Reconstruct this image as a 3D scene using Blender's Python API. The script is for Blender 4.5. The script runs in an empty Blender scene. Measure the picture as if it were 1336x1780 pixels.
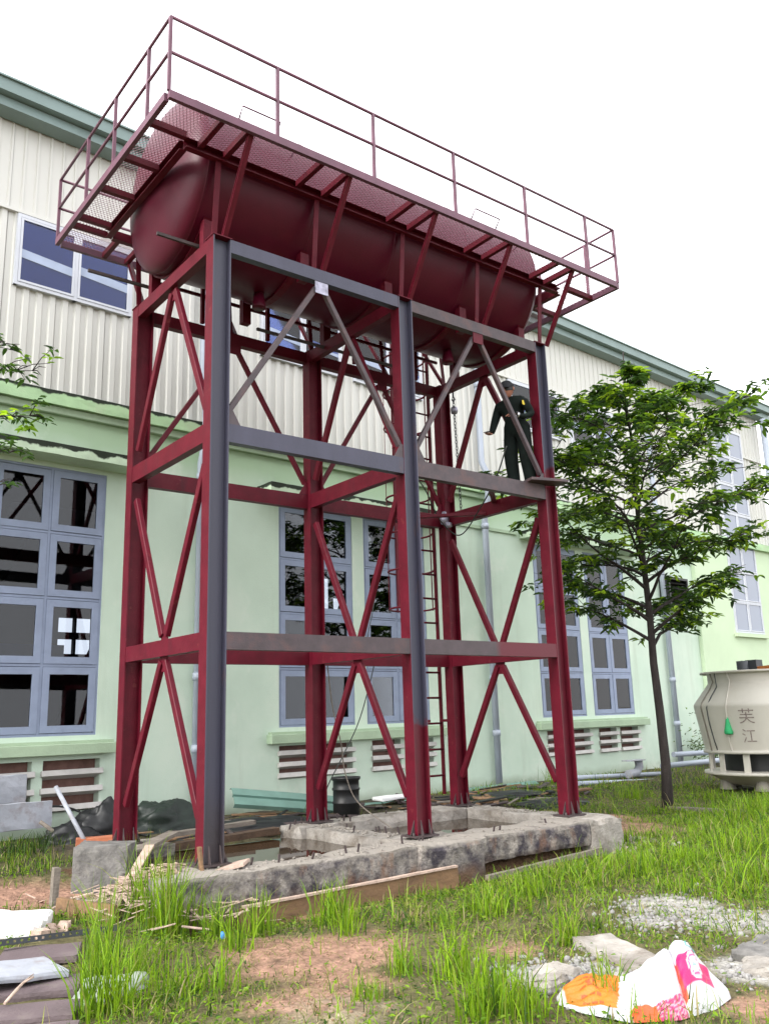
import bpy, bmesh, math, random
import numpy as np
from mathutils import Vector, Matrix, noise
random.seed(7); rng = np.random.default_rng(7)
scene = bpy.context.scene
COL = scene.collection
PI = math.pi

# ------------------------------------------------------------------ camera
CAM = np.array([-3.9127, -7.8924, 1.3267]); YAW, PITCH, ROLL, FPX = .6629, .2275, -.0295, 1524.88
_f = np.array([math.sin(YAW)*math.cos(PITCH), math.cos(YAW)*math.cos(PITCH), math.sin(PITCH)])
_r0 = np.array([math.cos(YAW), -math.sin(YAW), 0]); _u0 = np.cross(_r0, _f)
_r = _r0*math.cos(ROLL)+_u0*math.sin(ROLL); _u = -_r0*math.sin(ROLL)+_u0*math.cos(ROLL)
cd = bpy.data.cameras.new('camera'); cam = bpy.data.objects.new('camera', cd); COL.objects.link(cam)
cam.matrix_world = Matrix(((_r[0], _u[0], -_f[0], CAM[0]), (_r[1], _u[1], -_f[1], CAM[1]), (_r[2], _u[2], -_f[2], CAM[2]), (0, 0, 0, 1)))
cd.sensor_fit = 'HORIZONTAL'; cd.sensor_width = 36; cd.lens = FPX/1336*36; cd.clip_end = 2000; cd.clip_start = .05
scene.camera = cam
scene.render.resolution_x, scene.render.resolution_y = 768, 1024

# ------------------------------------------------------------------ sky, sun, exposure
SUN = Vector((-.82, -.06, .56)).normalized()
w = bpy.data.worlds.new('World'); scene.world = w; w.use_nodes = True
nt = w.node_tree; nt.nodes.clear()
sk = nt.nodes.new('ShaderNodeTexSky'); sk.sky_type = 'NISHITA'; sk.sun_disc = False
sk.sun_elevation = math.asin(SUN.z); sk.sun_rotation = math.atan2(SUN.x, SUN.y); sk.dust_density = 6; sk.air_density = 1.0; sk.ozone_density = 1
hs = nt.nodes.new('ShaderNodeHueSaturation'); hs.inputs['Saturation'].default_value = .14
bg = nt.nodes.new('ShaderNodeBackground'); bg.inputs['Strength'].default_value = .13
wo = nt.nodes.new('ShaderNodeOutputWorld')
cm = nt.nodes.new('ShaderNodeMix'); cm.data_type = 'RGBA'; cm.inputs['Factor'].default_value = .80; cm.inputs['B'].default_value = (8.2, 8.3, 8.6, 1)   # high overcast cloud deck, even all round
nt.links.new(sk.outputs[0], hs.inputs['Color']); nt.links.new(hs.outputs[0], cm.inputs['A']); nt.links.new(cm.outputs['Result'], bg.inputs['Color']); nt.links.new(bg.outputs[0], wo.inputs[0])
sl = bpy.data.lights.new('sun', 'SUN'); sl.energy = 1.5; sl.angle = math.radians(25); sl.color = (1, .97, .92)
so = bpy.data.objects.new('sun', sl); COL.objects.link(so); so.rotation_euler = SUN.to_track_quat('Z', 'Y').to_euler(); so.location = (-10, -10, 20)
vs = scene.view_settings; vs.view_transform = 'Standard'; vs.look = 'None'; vs.gamma = 1; vs.exposure = 1.45
vs.use_curve_mapping = False

# ------------------------------------------------------------------ pixel helpers (photo pixels -> points on a known plane)
def ray(u, v): return _f + (u-668)/FPX*_r - (v-890)/FPX*_u
def G(u, v, z=-.33):
    d = ray(u, v); return Vector(CAM + d*(z-CAM[2])/d[2])
def ONY(u, v, y):
    d = ray(u, v); return Vector(CAM + d*(y-CAM[1])/d[1])
WK = .06; WANG = math.atan(WK)
WM = Matrix.Translation((0, 5, 0)) @ Matrix.Rotation(WANG, 4, 'Z')     # wall frame: x along wall, -y out of the wall
def WP(s, off, z): return WM @ Vector((s, -off, z))

# ------------------------------------------------------------------ materials
def mat(name, col, rough=.6, var=.12, scale=4., bump=0., bscale=30., metal=0., spec=.5, stain=None, stain_scale=1.2, stain_lo=.5, stain_hi=.7, coat=0, stretch=None):
    m = bpy.data.materials.new(name); m.use_nodes = True; n = m.node_tree; b = n.nodes['Principled BSDF']
    b.inputs['Roughness'].default_value = rough; b.inputs['Metallic'].default_value = metal; b.inputs['Specular IOR Level'].default_value = spec
    if coat: b.inputs['Coat Weight'].default_value = coat
    geo = n.nodes.new('ShaderNodeNewGeometry'); pos = geo.outputs['Position']
    if stretch:
        mp = n.nodes.new('ShaderNodeMapping'); mp.inputs['Scale'].default_value = stretch; n.links.new(pos, mp.inputs['Vector']); pos = mp.outputs[0]
    tx = n.nodes.new('ShaderNodeTexNoise'); tx.inputs['Scale'].default_value = scale; tx.inputs['Detail'].default_value = 6; tx.inputs['Roughness'].default_value = .6
    n.links.new(pos, tx.inputs['Vector'])
    rp = n.nodes.new('ShaderNodeValToRGB'); c = np.array(col)
    rp.color_ramp.elements[0].position = .3; rp.color_ramp.elements[1].position = .72
    rp.color_ramp.elements[0].color = (*np.clip(c*(1-var), 0, 1), 1); rp.color_ramp.elements[1].color = (*np.clip(c*(1+var), 0, 1), 1)
    n.links.new(tx.outputs['Fac'], rp.inputs['Fac']); out = rp.outputs[0]
    if stain is not None:
        t2 = n.nodes.new('ShaderNodeTexNoise'); t2.inputs['Scale'].default_value = stain_scale; t2.inputs['Detail'].default_value = 8; t2.inputs['Roughness'].default_value = .65
        n.links.new(pos, t2.inputs['Vector'])
        r2 = n.nodes.new('ShaderNodeMapRange'); r2.inputs['From Min'].default_value = stain_lo; r2.inputs['From Max'].default_value = stain_hi
        n.links.new(t2.outputs['Fac'], r2.inputs['Value'])
        mx = n.nodes.new('ShaderNodeMix'); mx.data_type = 'RGBA'; n.links.new(r2.outputs[0], mx.inputs['Factor']); n.links.new(out, mx.inputs['A']); mx.inputs['B'].default_value = (*stain, 1)
        out = mx.outputs['Result']
    n.links.new(out, b.inputs['Base Color']); m['out'] = 1
    if bump:
        t3 = n.nodes.new('ShaderNodeTexNoise'); t3.inputs['Scale'].default_value = bscale; t3.inputs['Detail'].default_value = 5
        n.links.new(geo.outputs['Position'], t3.inputs['Vector'])
        bp = n.nodes.new('ShaderNodeBump'); bp.inputs['Strength'].default_value = bump; bp.inputs['Distance'].default_value = .02
        n.links.new(t3.outputs['Fac'], bp.inputs['Height']); n.links.new(bp.outputs[0], b.inputs['Normal'])
    return m

def zmix(m, col, zlo, zhi, axis='Z', noise_amt=.25, nscale=5., rough=None):
    """blend another colour in along world z (or x), with a ragged noisy edge: paint limits, mould lines, dirt"""
    n = m.node_tree; b = n.nodes['Principled BSDF']; src = b.inputs['Base Color'].links[0].from_socket
    geo = n.nodes.new('ShaderNodeNewGeometry'); sp = n.nodes.new('ShaderNodeSeparateXYZ'); n.links.new(geo.outputs['Position'], sp.inputs[0])
    tx = n.nodes.new('ShaderNodeTexNoise'); tx.inputs['Scale'].default_value = nscale; tx.inputs['Detail'].default_value = 6; n.links.new(geo.outputs['Position'], tx.inputs['Vector'])
    ma = n.nodes.new('ShaderNodeMath'); ma.operation = 'MULTIPLY_ADD'; n.links.new(tx.outputs['Fac'], ma.inputs[0]); ma.inputs[1].default_value = noise_amt*2; n.links.new(sp.outputs[axis], ma.inputs[2])
    mr = n.nodes.new('ShaderNodeMapRange'); mr.inputs['From Min'].default_value = zlo+noise_amt; mr.inputs['From Max'].default_value = zhi+noise_amt; n.links.new(ma.outputs[0], mr.inputs['Value'])
    mx = n.nodes.new('ShaderNodeMix'); mx.data_type = 'RGBA'; n.links.new(mr.outputs[0], mx.inputs['Factor']); n.links.new(src, mx.inputs['A']); mx.inputs['B'].default_value = (*col, 1)
    n.links.new(mx.outputs['Result'], b.inputs['Base Color']); return m

def streak(m, col, lo, hi, scale=3., st=(1, 1, .1), amt=1.):
    """vertical run-off streaks and patches with their own shape"""
    n = m.node_tree; b = n.nodes['Principled BSDF']; src = b.inputs['Base Color'].links[0].from_socket
    geo = n.nodes.new('ShaderNodeNewGeometry'); mp = n.nodes.new('ShaderNodeMapping'); mp.inputs['Scale'].default_value = st; n.links.new(geo.outputs['Position'], mp.inputs['Vector'])
    tx = n.nodes.new('ShaderNodeTexNoise'); tx.inputs['Scale'].default_value = scale; tx.inputs['Detail'].default_value = 9; tx.inputs['Roughness'].default_value = .65; n.links.new(mp.outputs[0], tx.inputs['Vector'])
    mr = n.nodes.new('ShaderNodeMapRange'); mr.inputs['From Min'].default_value = lo; mr.inputs['From Max'].default_value = hi; mr.inputs['To Max'].default_value = amt; n.links.new(tx.outputs['Fac'], mr.inputs['Value'])
    mx = n.nodes.new('ShaderNodeMix'); mx.data_type = 'RGBA'; n.links.new(mr.outputs[0], mx.inputs['Factor']); n.links.new(src, mx.inputs['A']); mx.inputs['B'].default_value = (*col, 1)
    n.links.new(mx.outputs['Result'], b.inputs['Base Color']); return m

def attr_mat(name, rough=.6, trans=0., spec=.3, bump=0., bscale=40, attr='col', var=.15, nscale=8.):
    m = bpy.data.materials.new(name); m.use_nodes = True; n = m.node_tree; b = n.nodes['Principled BSDF']
    b.inputs['Roughness'].default_value = rough; b.inputs['Specular IOR Level'].default_value = spec
    a = n.nodes.new('ShaderNodeAttribute'); a.attribute_name = attr
    out = a.outputs['Color']
    geo = n.nodes.new('ShaderNodeNewGeometry')
    if var:
        tx = n.nodes.new('ShaderNodeTexNoise'); tx.inputs['Scale'].default_value = nscale; tx.inputs['Detail'].default_value = 8; tx.inputs['Roughness'].default_value = .7
        n.links.new(geo.outputs['Position'], tx.inputs['Vector'])
        mr = n.nodes.new('ShaderNodeMapRange'); mr.inputs['From Min'].default_value = .25; mr.inputs['From Max'].default_value = .75; mr.inputs['To Min'].default_value = 1-var; mr.inputs['To Max'].default_value = 1+var
        n.links.new(tx.outputs['Fac'], mr.inputs['Value'])
        mx = n.nodes.new('ShaderNodeVectorMath'); mx.operation = 'SCALE'; n.links.new(out, mx.inputs[0]); n.links.new(mr.outputs[0], mx.inputs['Scale']); out = mx.outputs[0]
    n.links.new(out, b.inputs['Base Color'])
    if bump:
        t3 = n.nodes.new('ShaderNodeTexNoise'); t3.inputs['Scale'].default_value = bscale; t3.inputs['Detail'].default_value = 8
        n.links.new(geo.outputs['Position'], t3.inputs['Vector'])
        bp = n.nodes.new('ShaderNodeBump'); bp.inputs['Strength'].default_value = bump; bp.inputs['Distance'].default_value = .03
        n.links.new(t3.outputs['Fac'], bp.inputs['Height']); n.links.new(bp.outputs[0], b.inputs['Normal'])
    if trans:
        t = n.nodes.new('ShaderNodeBsdfTranslucent'); n.links.new(out, t.inputs['Color'])
        ms = n.nodes.new('ShaderNodeMixShader'); ms.inputs[0].default_value = trans
        o = n.nodes['Material Output']; n.links.new(b.outputs[0], ms.inputs[1]); n.links.new(t.outputs[0], ms.inputs[2]); n.links.new(ms.outputs[0], o.inputs[0])
    return m

RED = (.098, .0040, .0135); GREY = (.050, .049, .076); BROWN = (.060, .042, .048)
M = {}
M['red'] = mat('red_oxide_paint', RED, .5, .22, 5, .12, 60, spec=.22, stain=(.09, .012, .018), stain_scale=2.5, stain_lo=.55, stain_hi=.8)
M['grey'] = mat('bare_steel', GREY, .42, .18, 3, .08, 50, metal=.25, stain=(.055, .034, .034), stain_scale=2.2, stain_lo=.58, stain_hi=.78, stretch=(1, 1, .35))
M['brown'] = mat('rusty_steel', BROWN, .55, .3, 6, .12, 60, stain=(.10, .042, .034), stain_scale=3, stain_lo=.5, stain_hi=.75)
M['greyB'] = zmix(mat('bare_steel_red_foot', RED, .45, .18, 5, .1, 60), GREY, 1.15, 1.3, noise_amt=.7, nscale=4)
M['greyC'] = zmix(mat('bare_steel_red_shaft', RED, .45, .18, 5, .1, 60), GREY, 4.5, 4.6, noise_amt=.4, nscale=5)
M['greyA'] = zmix(mat('bare_steel_dark_foot', (.045, .036, .042), .5, .2, 5, .1, 60), GREY, .2, .8, noise_amt=.3, nscale=4)
M['greylow'] = zmix(mat('steel_beam_half_red', BROWN, .5, .25, 5, .1, 60), RED, 3.95, 4.05, axis='X', noise_amt=.05)
M['greyweld'] = mat('ground_weld_plate', (.3, .29, .36), .35, .5, 14, .05, metal=.5)
M['darkfoot'] = mat('grimy_base_steel', (.05, .035, .035), .65, .3, 8, .2, 40)
M['tank'] = mat('tank_red_primer', (.075, .0028, .0145), .40, .15, 2.0, .05, 25, spec=.26, stain=(.09, .005, .013), stain_scale=2.2, stain_lo=.55, stain_hi=.85)
streak(M['tank'], (.05, .004, .012), .56, .78, 2.5, (1, 1, .3), .6)
M['mesh'] = mat('mesh_red_paint', (.24, .085, .14), .45, .1)
M['rail'] = mat('rail_paint', (.125, .045, .075), .5, .2, 6)
M['cable'] = mat('black_cable', (.02, .025, .022), .5)
M['chain'] = mat('chain_steel', (.06, .06, .062), .4, .3, 30, metal=.7)
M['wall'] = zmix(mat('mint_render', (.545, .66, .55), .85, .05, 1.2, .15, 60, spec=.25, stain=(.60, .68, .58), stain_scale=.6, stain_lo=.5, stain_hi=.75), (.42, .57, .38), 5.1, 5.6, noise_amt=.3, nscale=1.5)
M['wall'] = zmix(M['wall'], (.30, .36, .26), .05, -.2, noise_amt=.12, nscale=2.5)
streak(M['wall'], (.40, .47, .37), .54, .80, 2.2, (1, 1, .10), .7); streak(M['wall'], (.66, .72, .63), .56, .66, 1.1, (1, 1, .8), .6)
streak(M['red'], (.055, .010, .016), .58, .75, 5, (1, 1, .2), .8); streak(M['red'], (.17, .035, .035), .62, .72, 9, (1, 1, 1), .7)
for _k in ('grey', 'greyA', 'greyB', 'greyC'): streak(M[_k], (.10, .05, .035), .60, .74, 6, (1, 1, .25), .7)
M['bay'] = mat('pale_green_render', (.55, .67, .47), .85, .05, 1.2, .1, 60, spec=.25)
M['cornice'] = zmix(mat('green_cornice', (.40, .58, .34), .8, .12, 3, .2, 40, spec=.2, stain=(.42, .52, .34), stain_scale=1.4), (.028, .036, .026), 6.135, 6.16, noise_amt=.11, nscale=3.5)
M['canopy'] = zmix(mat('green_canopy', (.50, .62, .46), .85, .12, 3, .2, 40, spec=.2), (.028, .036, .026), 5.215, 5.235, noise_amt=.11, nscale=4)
M['sill'] = mat('green_sill', (.37, .475, .335), .85, .1, 3, .2, 40, spec=.2, stain=(.28, .34, .24), stain_scale=2, stain_lo=.6, stain_hi=.85)
M['clad'] = mat('cream_sheet', (.60, .595, .555), .5, .04, .7, 0, stain=(.58, .57, .50), stain_scale=1.0, stain_lo=.55, stain_hi=.9, stretch=(1, 1, .25))
M['fascia'] = mat('teal_gutter', (.20, .275, .265), .5, .1, 1.5)
M['wframe'] = mat('lavender_frame', (.24, .285, .40), .55, .1, 4, .1, 60, stain=(.18, .21, .31), stain_scale=5, stain_lo=.6, stain_hi=.8)
M['uframe'] = mat('white_frame', (.55, .57, .62), .5, .06)
M['slat'] = mat('white_slat', (.52, .50, .48), .8, .12, 5, .15, 40, stain=(.38, .3, .26), stain_scale=4, stain_lo=.6, stain_hi=.85)
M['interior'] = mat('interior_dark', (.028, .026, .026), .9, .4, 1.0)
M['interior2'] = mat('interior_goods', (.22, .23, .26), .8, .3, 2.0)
M['intblue'] = mat('interior_blue', (.06, .1, .32), .7, .2, 2)
M['bricky'] = mat('vent_back', (.16, .085, .07), .9, .3, 8)
M['pipe'] = mat('pvc_pipe', (.34, .38, .45), .45, .08, 2)
M['roof'] = mat('roof_sheet', (.2, .3, .28), .5)
def glass(name, tint, refl_ior=1.5, dark=None):
    m = bpy.data.materials.new(name); m.use_nodes = True; n = m.node_tree; n.nodes.remove(n.nodes['Principled BSDF'])
    gl = n.nodes.new('ShaderNodeBsdfGlossy'); gl.inputs['Roughness'].default_value = .02
    fr = n.nodes.new('ShaderNodeFresnel'); fr.inputs['IOR'].default_value = refl_ior
    if dark: tr = n.nodes.new('ShaderNodeBsdfDiffuse'); tr.inputs['Color'].default_value = (*dark, 1)
    else: tr = n.nodes.new('ShaderNodeBsdfTransparent'); tr.inputs['Color'].default_value = (*tint, 1)
    ms = n.nodes.new('ShaderNodeMixShader'); n.links.new(fr.outputs[0], ms.inputs[0]); n.links.new(tr.outputs[0], ms.inputs[1]); n.links.new(gl.outputs[0], ms.inputs[2])
    n.links.new(ms.outputs[0], n.nodes['Material Output'].inputs[0]); return m
M['glass'] = glass('window_glass', (.55, .58, .62), 1.5)
M['bglass'] = glass('blue_glass', (.42, .52, .85), 1.5)
M['blue_backing'] = mat('blue_pane_backing', (.075, .10, .21), .8, .1, 2); M['band'] = mat('pale_reflection_band', (.36, .42, .55), .8, .15, 3)  # backing and band paint reflections into the colour of the upper panes
M['pglass'] = glass('stair_glass', None, 1.9, (.20, .23, .30))
M['concrete'] = mat('old_concrete', (.25, .225, .20), .9, .45, 5, .8, 35, spec=.15, stain=(.05, .044, .052), stain_scale=4.5, stain_lo=.42, stain_hi=.60)
streak(M['concrete'], (.22, .12, .07), .55, .68, 3, (1, 1, .5), .7)
zmix(M['concrete'], (.13, .08, .05), -.22, -.42, noise_amt=.14, nscale=4)
zmix(M['concrete'], (.27, .245, .215), -.05, -.015, noise_amt=.03, nscale=9); streak(M['concrete'], (.10, .085, .075), .56, .66, 7, (1, 1, 1), .8)
M['concrete_l'] = mat('pale_concrete', (.32, .295, .265), .9, .3, 5, .7, 40, spec=.15, stain=(.17, .145, .12), stain_scale=3, stain_lo=.48, stain_hi=.68)
M['concrete_d'] = mat('dark_concrete', (.155, .148, .14), .9, .4, 7, .5, 35, spec=.2, stain=(.30, .285, .25), stain_scale=3, stain_lo=.52, stain_hi=.75)
M['wood'] = mat('form_timber', (.20, .115, .058), .8, .35, 6, .3, 40, stain=(.05, .03, .02), stain_scale=3, stain_lo=.5, stain_hi=.75, stretch=(1, 4, 4))
M['oldwood'] = mat('grey_timber', (.17, .145, .12), .85, .35, 8, .4, 50, stretch=(1, 4, 4))
M['rotwood'] = mat('rotten_timber', (.075, .043, .024), .85, .4, 8, .5, 40)
M['pinkwood'] = mat('pinkish_splinters', (.42, .31, .25), .85, .3, 8, .4, 50)
M['tarp'] = mat('dark_green_tarp', (.009, .017, .012), .5, .3, 3, .3, 20)
M['black'] = mat('black_plastic', (.006, .0065, .0075), .5, .3)
M['greensheet'] = mat('green_sheet_metal', (.13, .24, .20), .5, .15, 3, stain=(.2, .27, .24), stain_scale=2, stain_lo=.55, stain_hi=.8)
M['white'] = mat('white_board', (.72, .72, .72), .8, .08, 6, .1)
M['greyp'] = mat('grey_panel', (.34, .355, .40), .6, .12, 5, .15, stain=(.25, .22, .22), stain_scale=6)
M['brick'] = mat('orange_brick', (.42, .14, .07), .9, .2, 8, .3)
M['tile'] = mat('brown_tile', (.115, .085, .09), .75, .2, 3, .25, 50, stain=(.17, .14, .13), stain_scale=3, stain_lo=.55, stain_hi=.8)
M['frp'] = mat('cream_fibreglass', (.54, .51, .45), .5, .06, 2, stain=(.46, .42, .35), stain_scale=2, stain_lo=.55, stain_hi=.9, stretch=(1, 1, .4))
M['frpd'] = mat('grimy_fibreglass', (.22, .20, .165), .6, .25, 4, .2)
M['ink'] = mat('faded_ink', (.27, .22, .20), .8, .5, 20)
M['cloth'] = mat('dark_green_uniform', (.0045, .0085, .007), .85, .5, 6, .5, 11, spec=.2)
M['cap'] = mat('dark_cap', (.009, .01, .014), .8, .2)
M['skin'] = mat('skin', (.40, .17, .115), .5, .1, 20)
M['hair'] = mat('black_hair', (.012, .01, .01), .6)
M['shoe'] = mat('black_shoe', (.012, .012, .012), .5)
M['yellow'] = mat('yellow_badge', (.6, .45, .03), .6)
M['watch'] = mat('steel_watch', (.5, .5, .52), .25, .1, metal=.8)
M['greennet'] = mat('green_net', (.03, .38, .14), .7, .2, 20)
M['wire'] = mat('wire', (.04, .045, .05), .5)
M['bark'] = mat('dark_bark', (.04, .033, .031), .9, .35, 14, .6, 60, spec=.2, stretch=(1, 1, .3))
M['orange'] = mat('orange_paint', (.6, .2, .05), .6)
M['stone'] = mat('grey_gravel', (.27, .26, .25), .9, .3, 9, .3, 60, spec=.2)
M['plasticbag'] = mat('grey_green_bag', (.28, .31, .27), .35, .2, 8, .2)
M['bluecap'] = mat('blue_plastic', (.03, .22, .75), .4)

# ------------------------------------------------------------------ mesh builder
ROOT = {}
class MB:
    def __init__(s): s.v = []; s.f = []; s.m = []; s.smooth = set()
    def add(s, vs, fs, mi=0, sm=False):
        o = len(s.v); s.v += [Vector(p) for p in vs]
        for f in fs:
            if sm: s.smooth.add(len(s.f))
            s.f.append(tuple(i+o for i in f)); s.m.append(mi)
        return s
    def box(s, a, b, mi=0, M4=None, faces=None):
        (x0, y0, z0), (x1, y1, z1) = a, b
        vs = [Vector(p) for p in ((x0, y0, z0), (x1, y0, z0), (x1, y1, z0), (x0, y1, z0), (x0, y0, z1), (x1, y0, z1), (x1, y1, z1), (x0, y1, z1))]
        if M4 is not None: vs = [M4 @ p for p in vs]
        fs = [(3, 2, 1, 0), (4, 5, 6, 7), (0, 1, 5, 4), (1, 2, 6, 5), (2, 3, 7, 6), (3, 0, 4, 7)]
        o = len(s.v); s.v += vs
        for k, f in enumerate(fs): s.f.append(tuple(i+o for i in f)); s.m.append(mi if faces is None else faces.get(k, mi))
        return s
    def prof(s, p, q, poly, up=(0, 0, 1), mi=0):
        """extrude a 2D polygon (side, up) from p to q"""
        p, q = Vector(p), Vector(q); d = (q-p).normalized(); up = Vector(up)
        sd = d.cross(up)
        if sd.length < 1e-4: sd = d.cross(Vector((1, 0, 0)))
        sd.normalize(); up2 = sd.cross(d).normalized(); n = len(poly)
        vs = [p+sd*a+up2*b for a, b in poly]+[q+sd*a+up2*b for a, b in poly]
        fs = [(i, (i+1) % n, n+(i+1) % n, n+i) for i in range(n)]+[tuple(range(n-1, -1, -1)), tuple(range(n, 2*n))]
        return s.add(vs, fs, mi)
    def bar(s, p, q, wd, h, up=(0, 0, 1), mi=0):
        a, b = wd/2, h/2; return s.prof(p, q, [(-a, -b), (a, -b), (a, b), (-a, b)], up, mi)
    def channel(s, p, q, wd, h, t=.012, up=(0, 0, 1), side=1, mi=0):
        """C section, web on the +/-side"""
        a, b = wd/2, h/2
        poly = [(-a, -b), (a, -b), (a, -b+t), (-a+t, -b+t), (-a+t, b-t), (a, b-t), (a, b), (-a, b)]
        if side < 0: poly = [(-x, y) for x, y in reversed(poly)]
        return s.prof(p, q, poly, up, mi)
    def angle(s, p, q, wd, t=.01, up=(0, 0, 1), sx=1, sy=1, mi=0):
        a = wd
        poly = [(0, 0), (a, 0), (a, t), (t, t), (t, a), (0, a)]
        poly = [(x*sx, y*sy) for x, y in poly]
        if sx*sy < 0: poly.reverse()
        return s.prof(p, q, poly, up, mi)
    def tube(s, pts, r, n=8, mi=0, cap=True, radii=None):
        pts = [Vector(p) for p in pts]; vs = []; prev = None
        for i, p in enumerate(pts):
            d = (pts[min(i+1, len(pts)-1)]-pts[max(i-1, 0)]).normalized()
            if prev is None:
                a = d.cross(Vector((0, 0, 1)))
                if a.length < 1e-3: a = d.cross(Vector((1, 0, 0)))
            else: a = prev - d*prev.dot(d)
            a.normalize(); prev = a; b = d.cross(a); rr = radii[i] if radii else r
            vs += [p+a*rr*math.cos(2*PI*k/n)+b*rr*math.sin(2*PI*k/n) for k in range(n)]
        fs = [(i*n+k, i*n+(k+1) % n, (i+1)*n+(k+1) % n, (i+1)*n+k) for i in range(len(pts)-1) for k in range(n)]
        s.add(vs, fs, mi, True)
        if cap: o = len(s.v)-len(vs); s.f += [tuple(o+k for k in range(n-1, -1, -1)), tuple(o+len(vs)-n+k for k in range(n))]; s.m += [mi, mi]
        return s
    def lathe(s, prof, n=32, c=(0, 0, 0), axis='Z', mi=0, sm=True):
        c = Vector(c); vs = []
        for r, h in prof:
            for k in range(n):
                a = 2*PI*k/n
                vs.append(c+(Vector((r*math.cos(a), r*math.sin(a), h)) if axis == 'Z' else Vector((h, r*math.cos(a), r*math.sin(a)))))
        m_ = len(prof)
        fs = [(i*n+k, i*n+(k+1) % n, (i+1)*n+(k+1) % n, (i+1)*n+k) for i in range(m_-1) for k in range(n)]
        if axis == 'X': fs = [tuple(reversed(f)) for f in fs]
        return s.add(vs, fs, mi, sm)
    def build(s, name, m, parent=None, frame=None, bevel=0, label=None, smooth_all=False, weld=False):
        me = bpy.data.meshes.new(name)
        root = parent
        while root is not None and root.parent is not None: root = root.parent
        T = Matrix() if frame is None else frame
        if root is not None: T = ROOT[root.name].inverted() @ T; loc = None
        vs = [T @ p for p in s.v]
        if root is None:
            xs = [p.x for p in vs]; ys = [p.y for p in vs]; zs = [p.z for p in vs]
            loc = Vector(((min(xs)+max(xs))/2, (min(ys)+max(ys))/2, min(zs))); vs = [p-loc for p in vs]
        me.from_pydata(vs, [], s.f)
        for mm in (m if isinstance(m, (list, tuple)) else [m]): me.materials.append(mm)
        if max(s.m, default=0) > 0: me.polygons.foreach_set('material_index', s.m)
        if smooth_all: me.polygons.foreach_set('use_smooth', [True]*len(s.f))
        elif s.smooth: me.polygons.foreach_set('use_smooth', [i in s.smooth for i in range(len(s.f))])
        if weld or bevel:
            bm = bmesh.new(); bm.from_mesh(me)
            if weld: bmesh.ops.remove_doubles(bm, verts=bm.verts, dist=1e-4)
            if bevel: bmesh.ops.bevel(bm, geom=[e for e in bm.edges if e.is_manifold and e.calc_face_angle(0) > .5], offset=bevel, segments=1, affect='EDGES', clamp_overlap=True)
            bm.to_mesh(me); bm.free()
        me.update()
        o = bpy.data.objects.new(name, me); COL.objects.link(o)
        if parent is not None: o.parent = parent
        else: o.location = loc; ROOT[o.name] = Matrix.Translation(loc)
        if label: o['label'] = label
        return o

def thing(name, label, cat, loc=(0, 0, 0), group=None, frame=None):
    o = bpy.data.objects.new(name, None); COL.objects.link(o); o.empty_display_size = .2
    o.matrix_world = frame if frame is not None else Matrix.Translation(loc)
    ROOT[o.name] = o.matrix_world.copy() if frame is None else frame.copy()
    o['label'] = label; o['category'] = cat
    if group: o['group'] = group
    return o
def tag(o, label, cat, group=None):
    o['label'] = label; o['category'] = cat
    if group: o['group'] = group
    return o
def instance(src, parent, T=None):
    o = src.copy(); COL.objects.link(o); o.parent = parent
    if T is not None: o.matrix_local = T
    return o

def rough_box(a, b, rot=0, nx=10, ny=4, nz=4, amp=.02, seed=0, freq=3., piv=None, crumble=0.):
    """a box with a broken, worn surface"""
    a, b = Vector(a), Vector(b); c = (a+b)/2 if piv is None else Vector(piv)
    bm = bmesh.new(); bmesh.ops.create_cube(bm, size=1)
    N = (nx, ny, nz)
    for ax in range(3):
        for k in range(1, N[ax]):
            co = Vector((0, 0, 0)); co[ax] = -.5+k/N[ax]; no = Vector((0, 0, 0)); no[ax] = 1
            bmesh.ops.bisect_plane(bm, geom=bm.verts[:]+bm.edges[:]+bm.faces[:], plane_co=co, plane_no=no)
    R = Matrix.Rotation(rot, 3, 'Z'); sz = b-a; mid = (a+b)/2; off = Vector((seed*7.3, seed*3.1, seed*1.7))
    for v in bm.verts:
        e = sum(1 for k in range(3) if abs(abs(v.co[k])-.5) < 1e-4)
        p = mid+Vector((v.co.x*sz.x, v.co.y*sz.y, v.co.z*sz.z))
        nn = noise.noise_vector(p*freq+off)*amp+noise.noise_vector(p*freq*3.3+off)*amp*.5
        if e >= 2: p += (mid-p).normalized()*(amp*.7+crumble*max(0, noise.noise(p*freq*1.6+off)))
        p = c+R @ (p+nn-c); v.co = p
    mb = MB(); bm.verts.index_update(); mb.v = [v.co.copy() for v in bm.verts]; mb.f = [tuple(x.index for x in f.verts) for f in bm.faces]; mb.m = [0]*len(mb.f); bm.free()
    return mb

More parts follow.
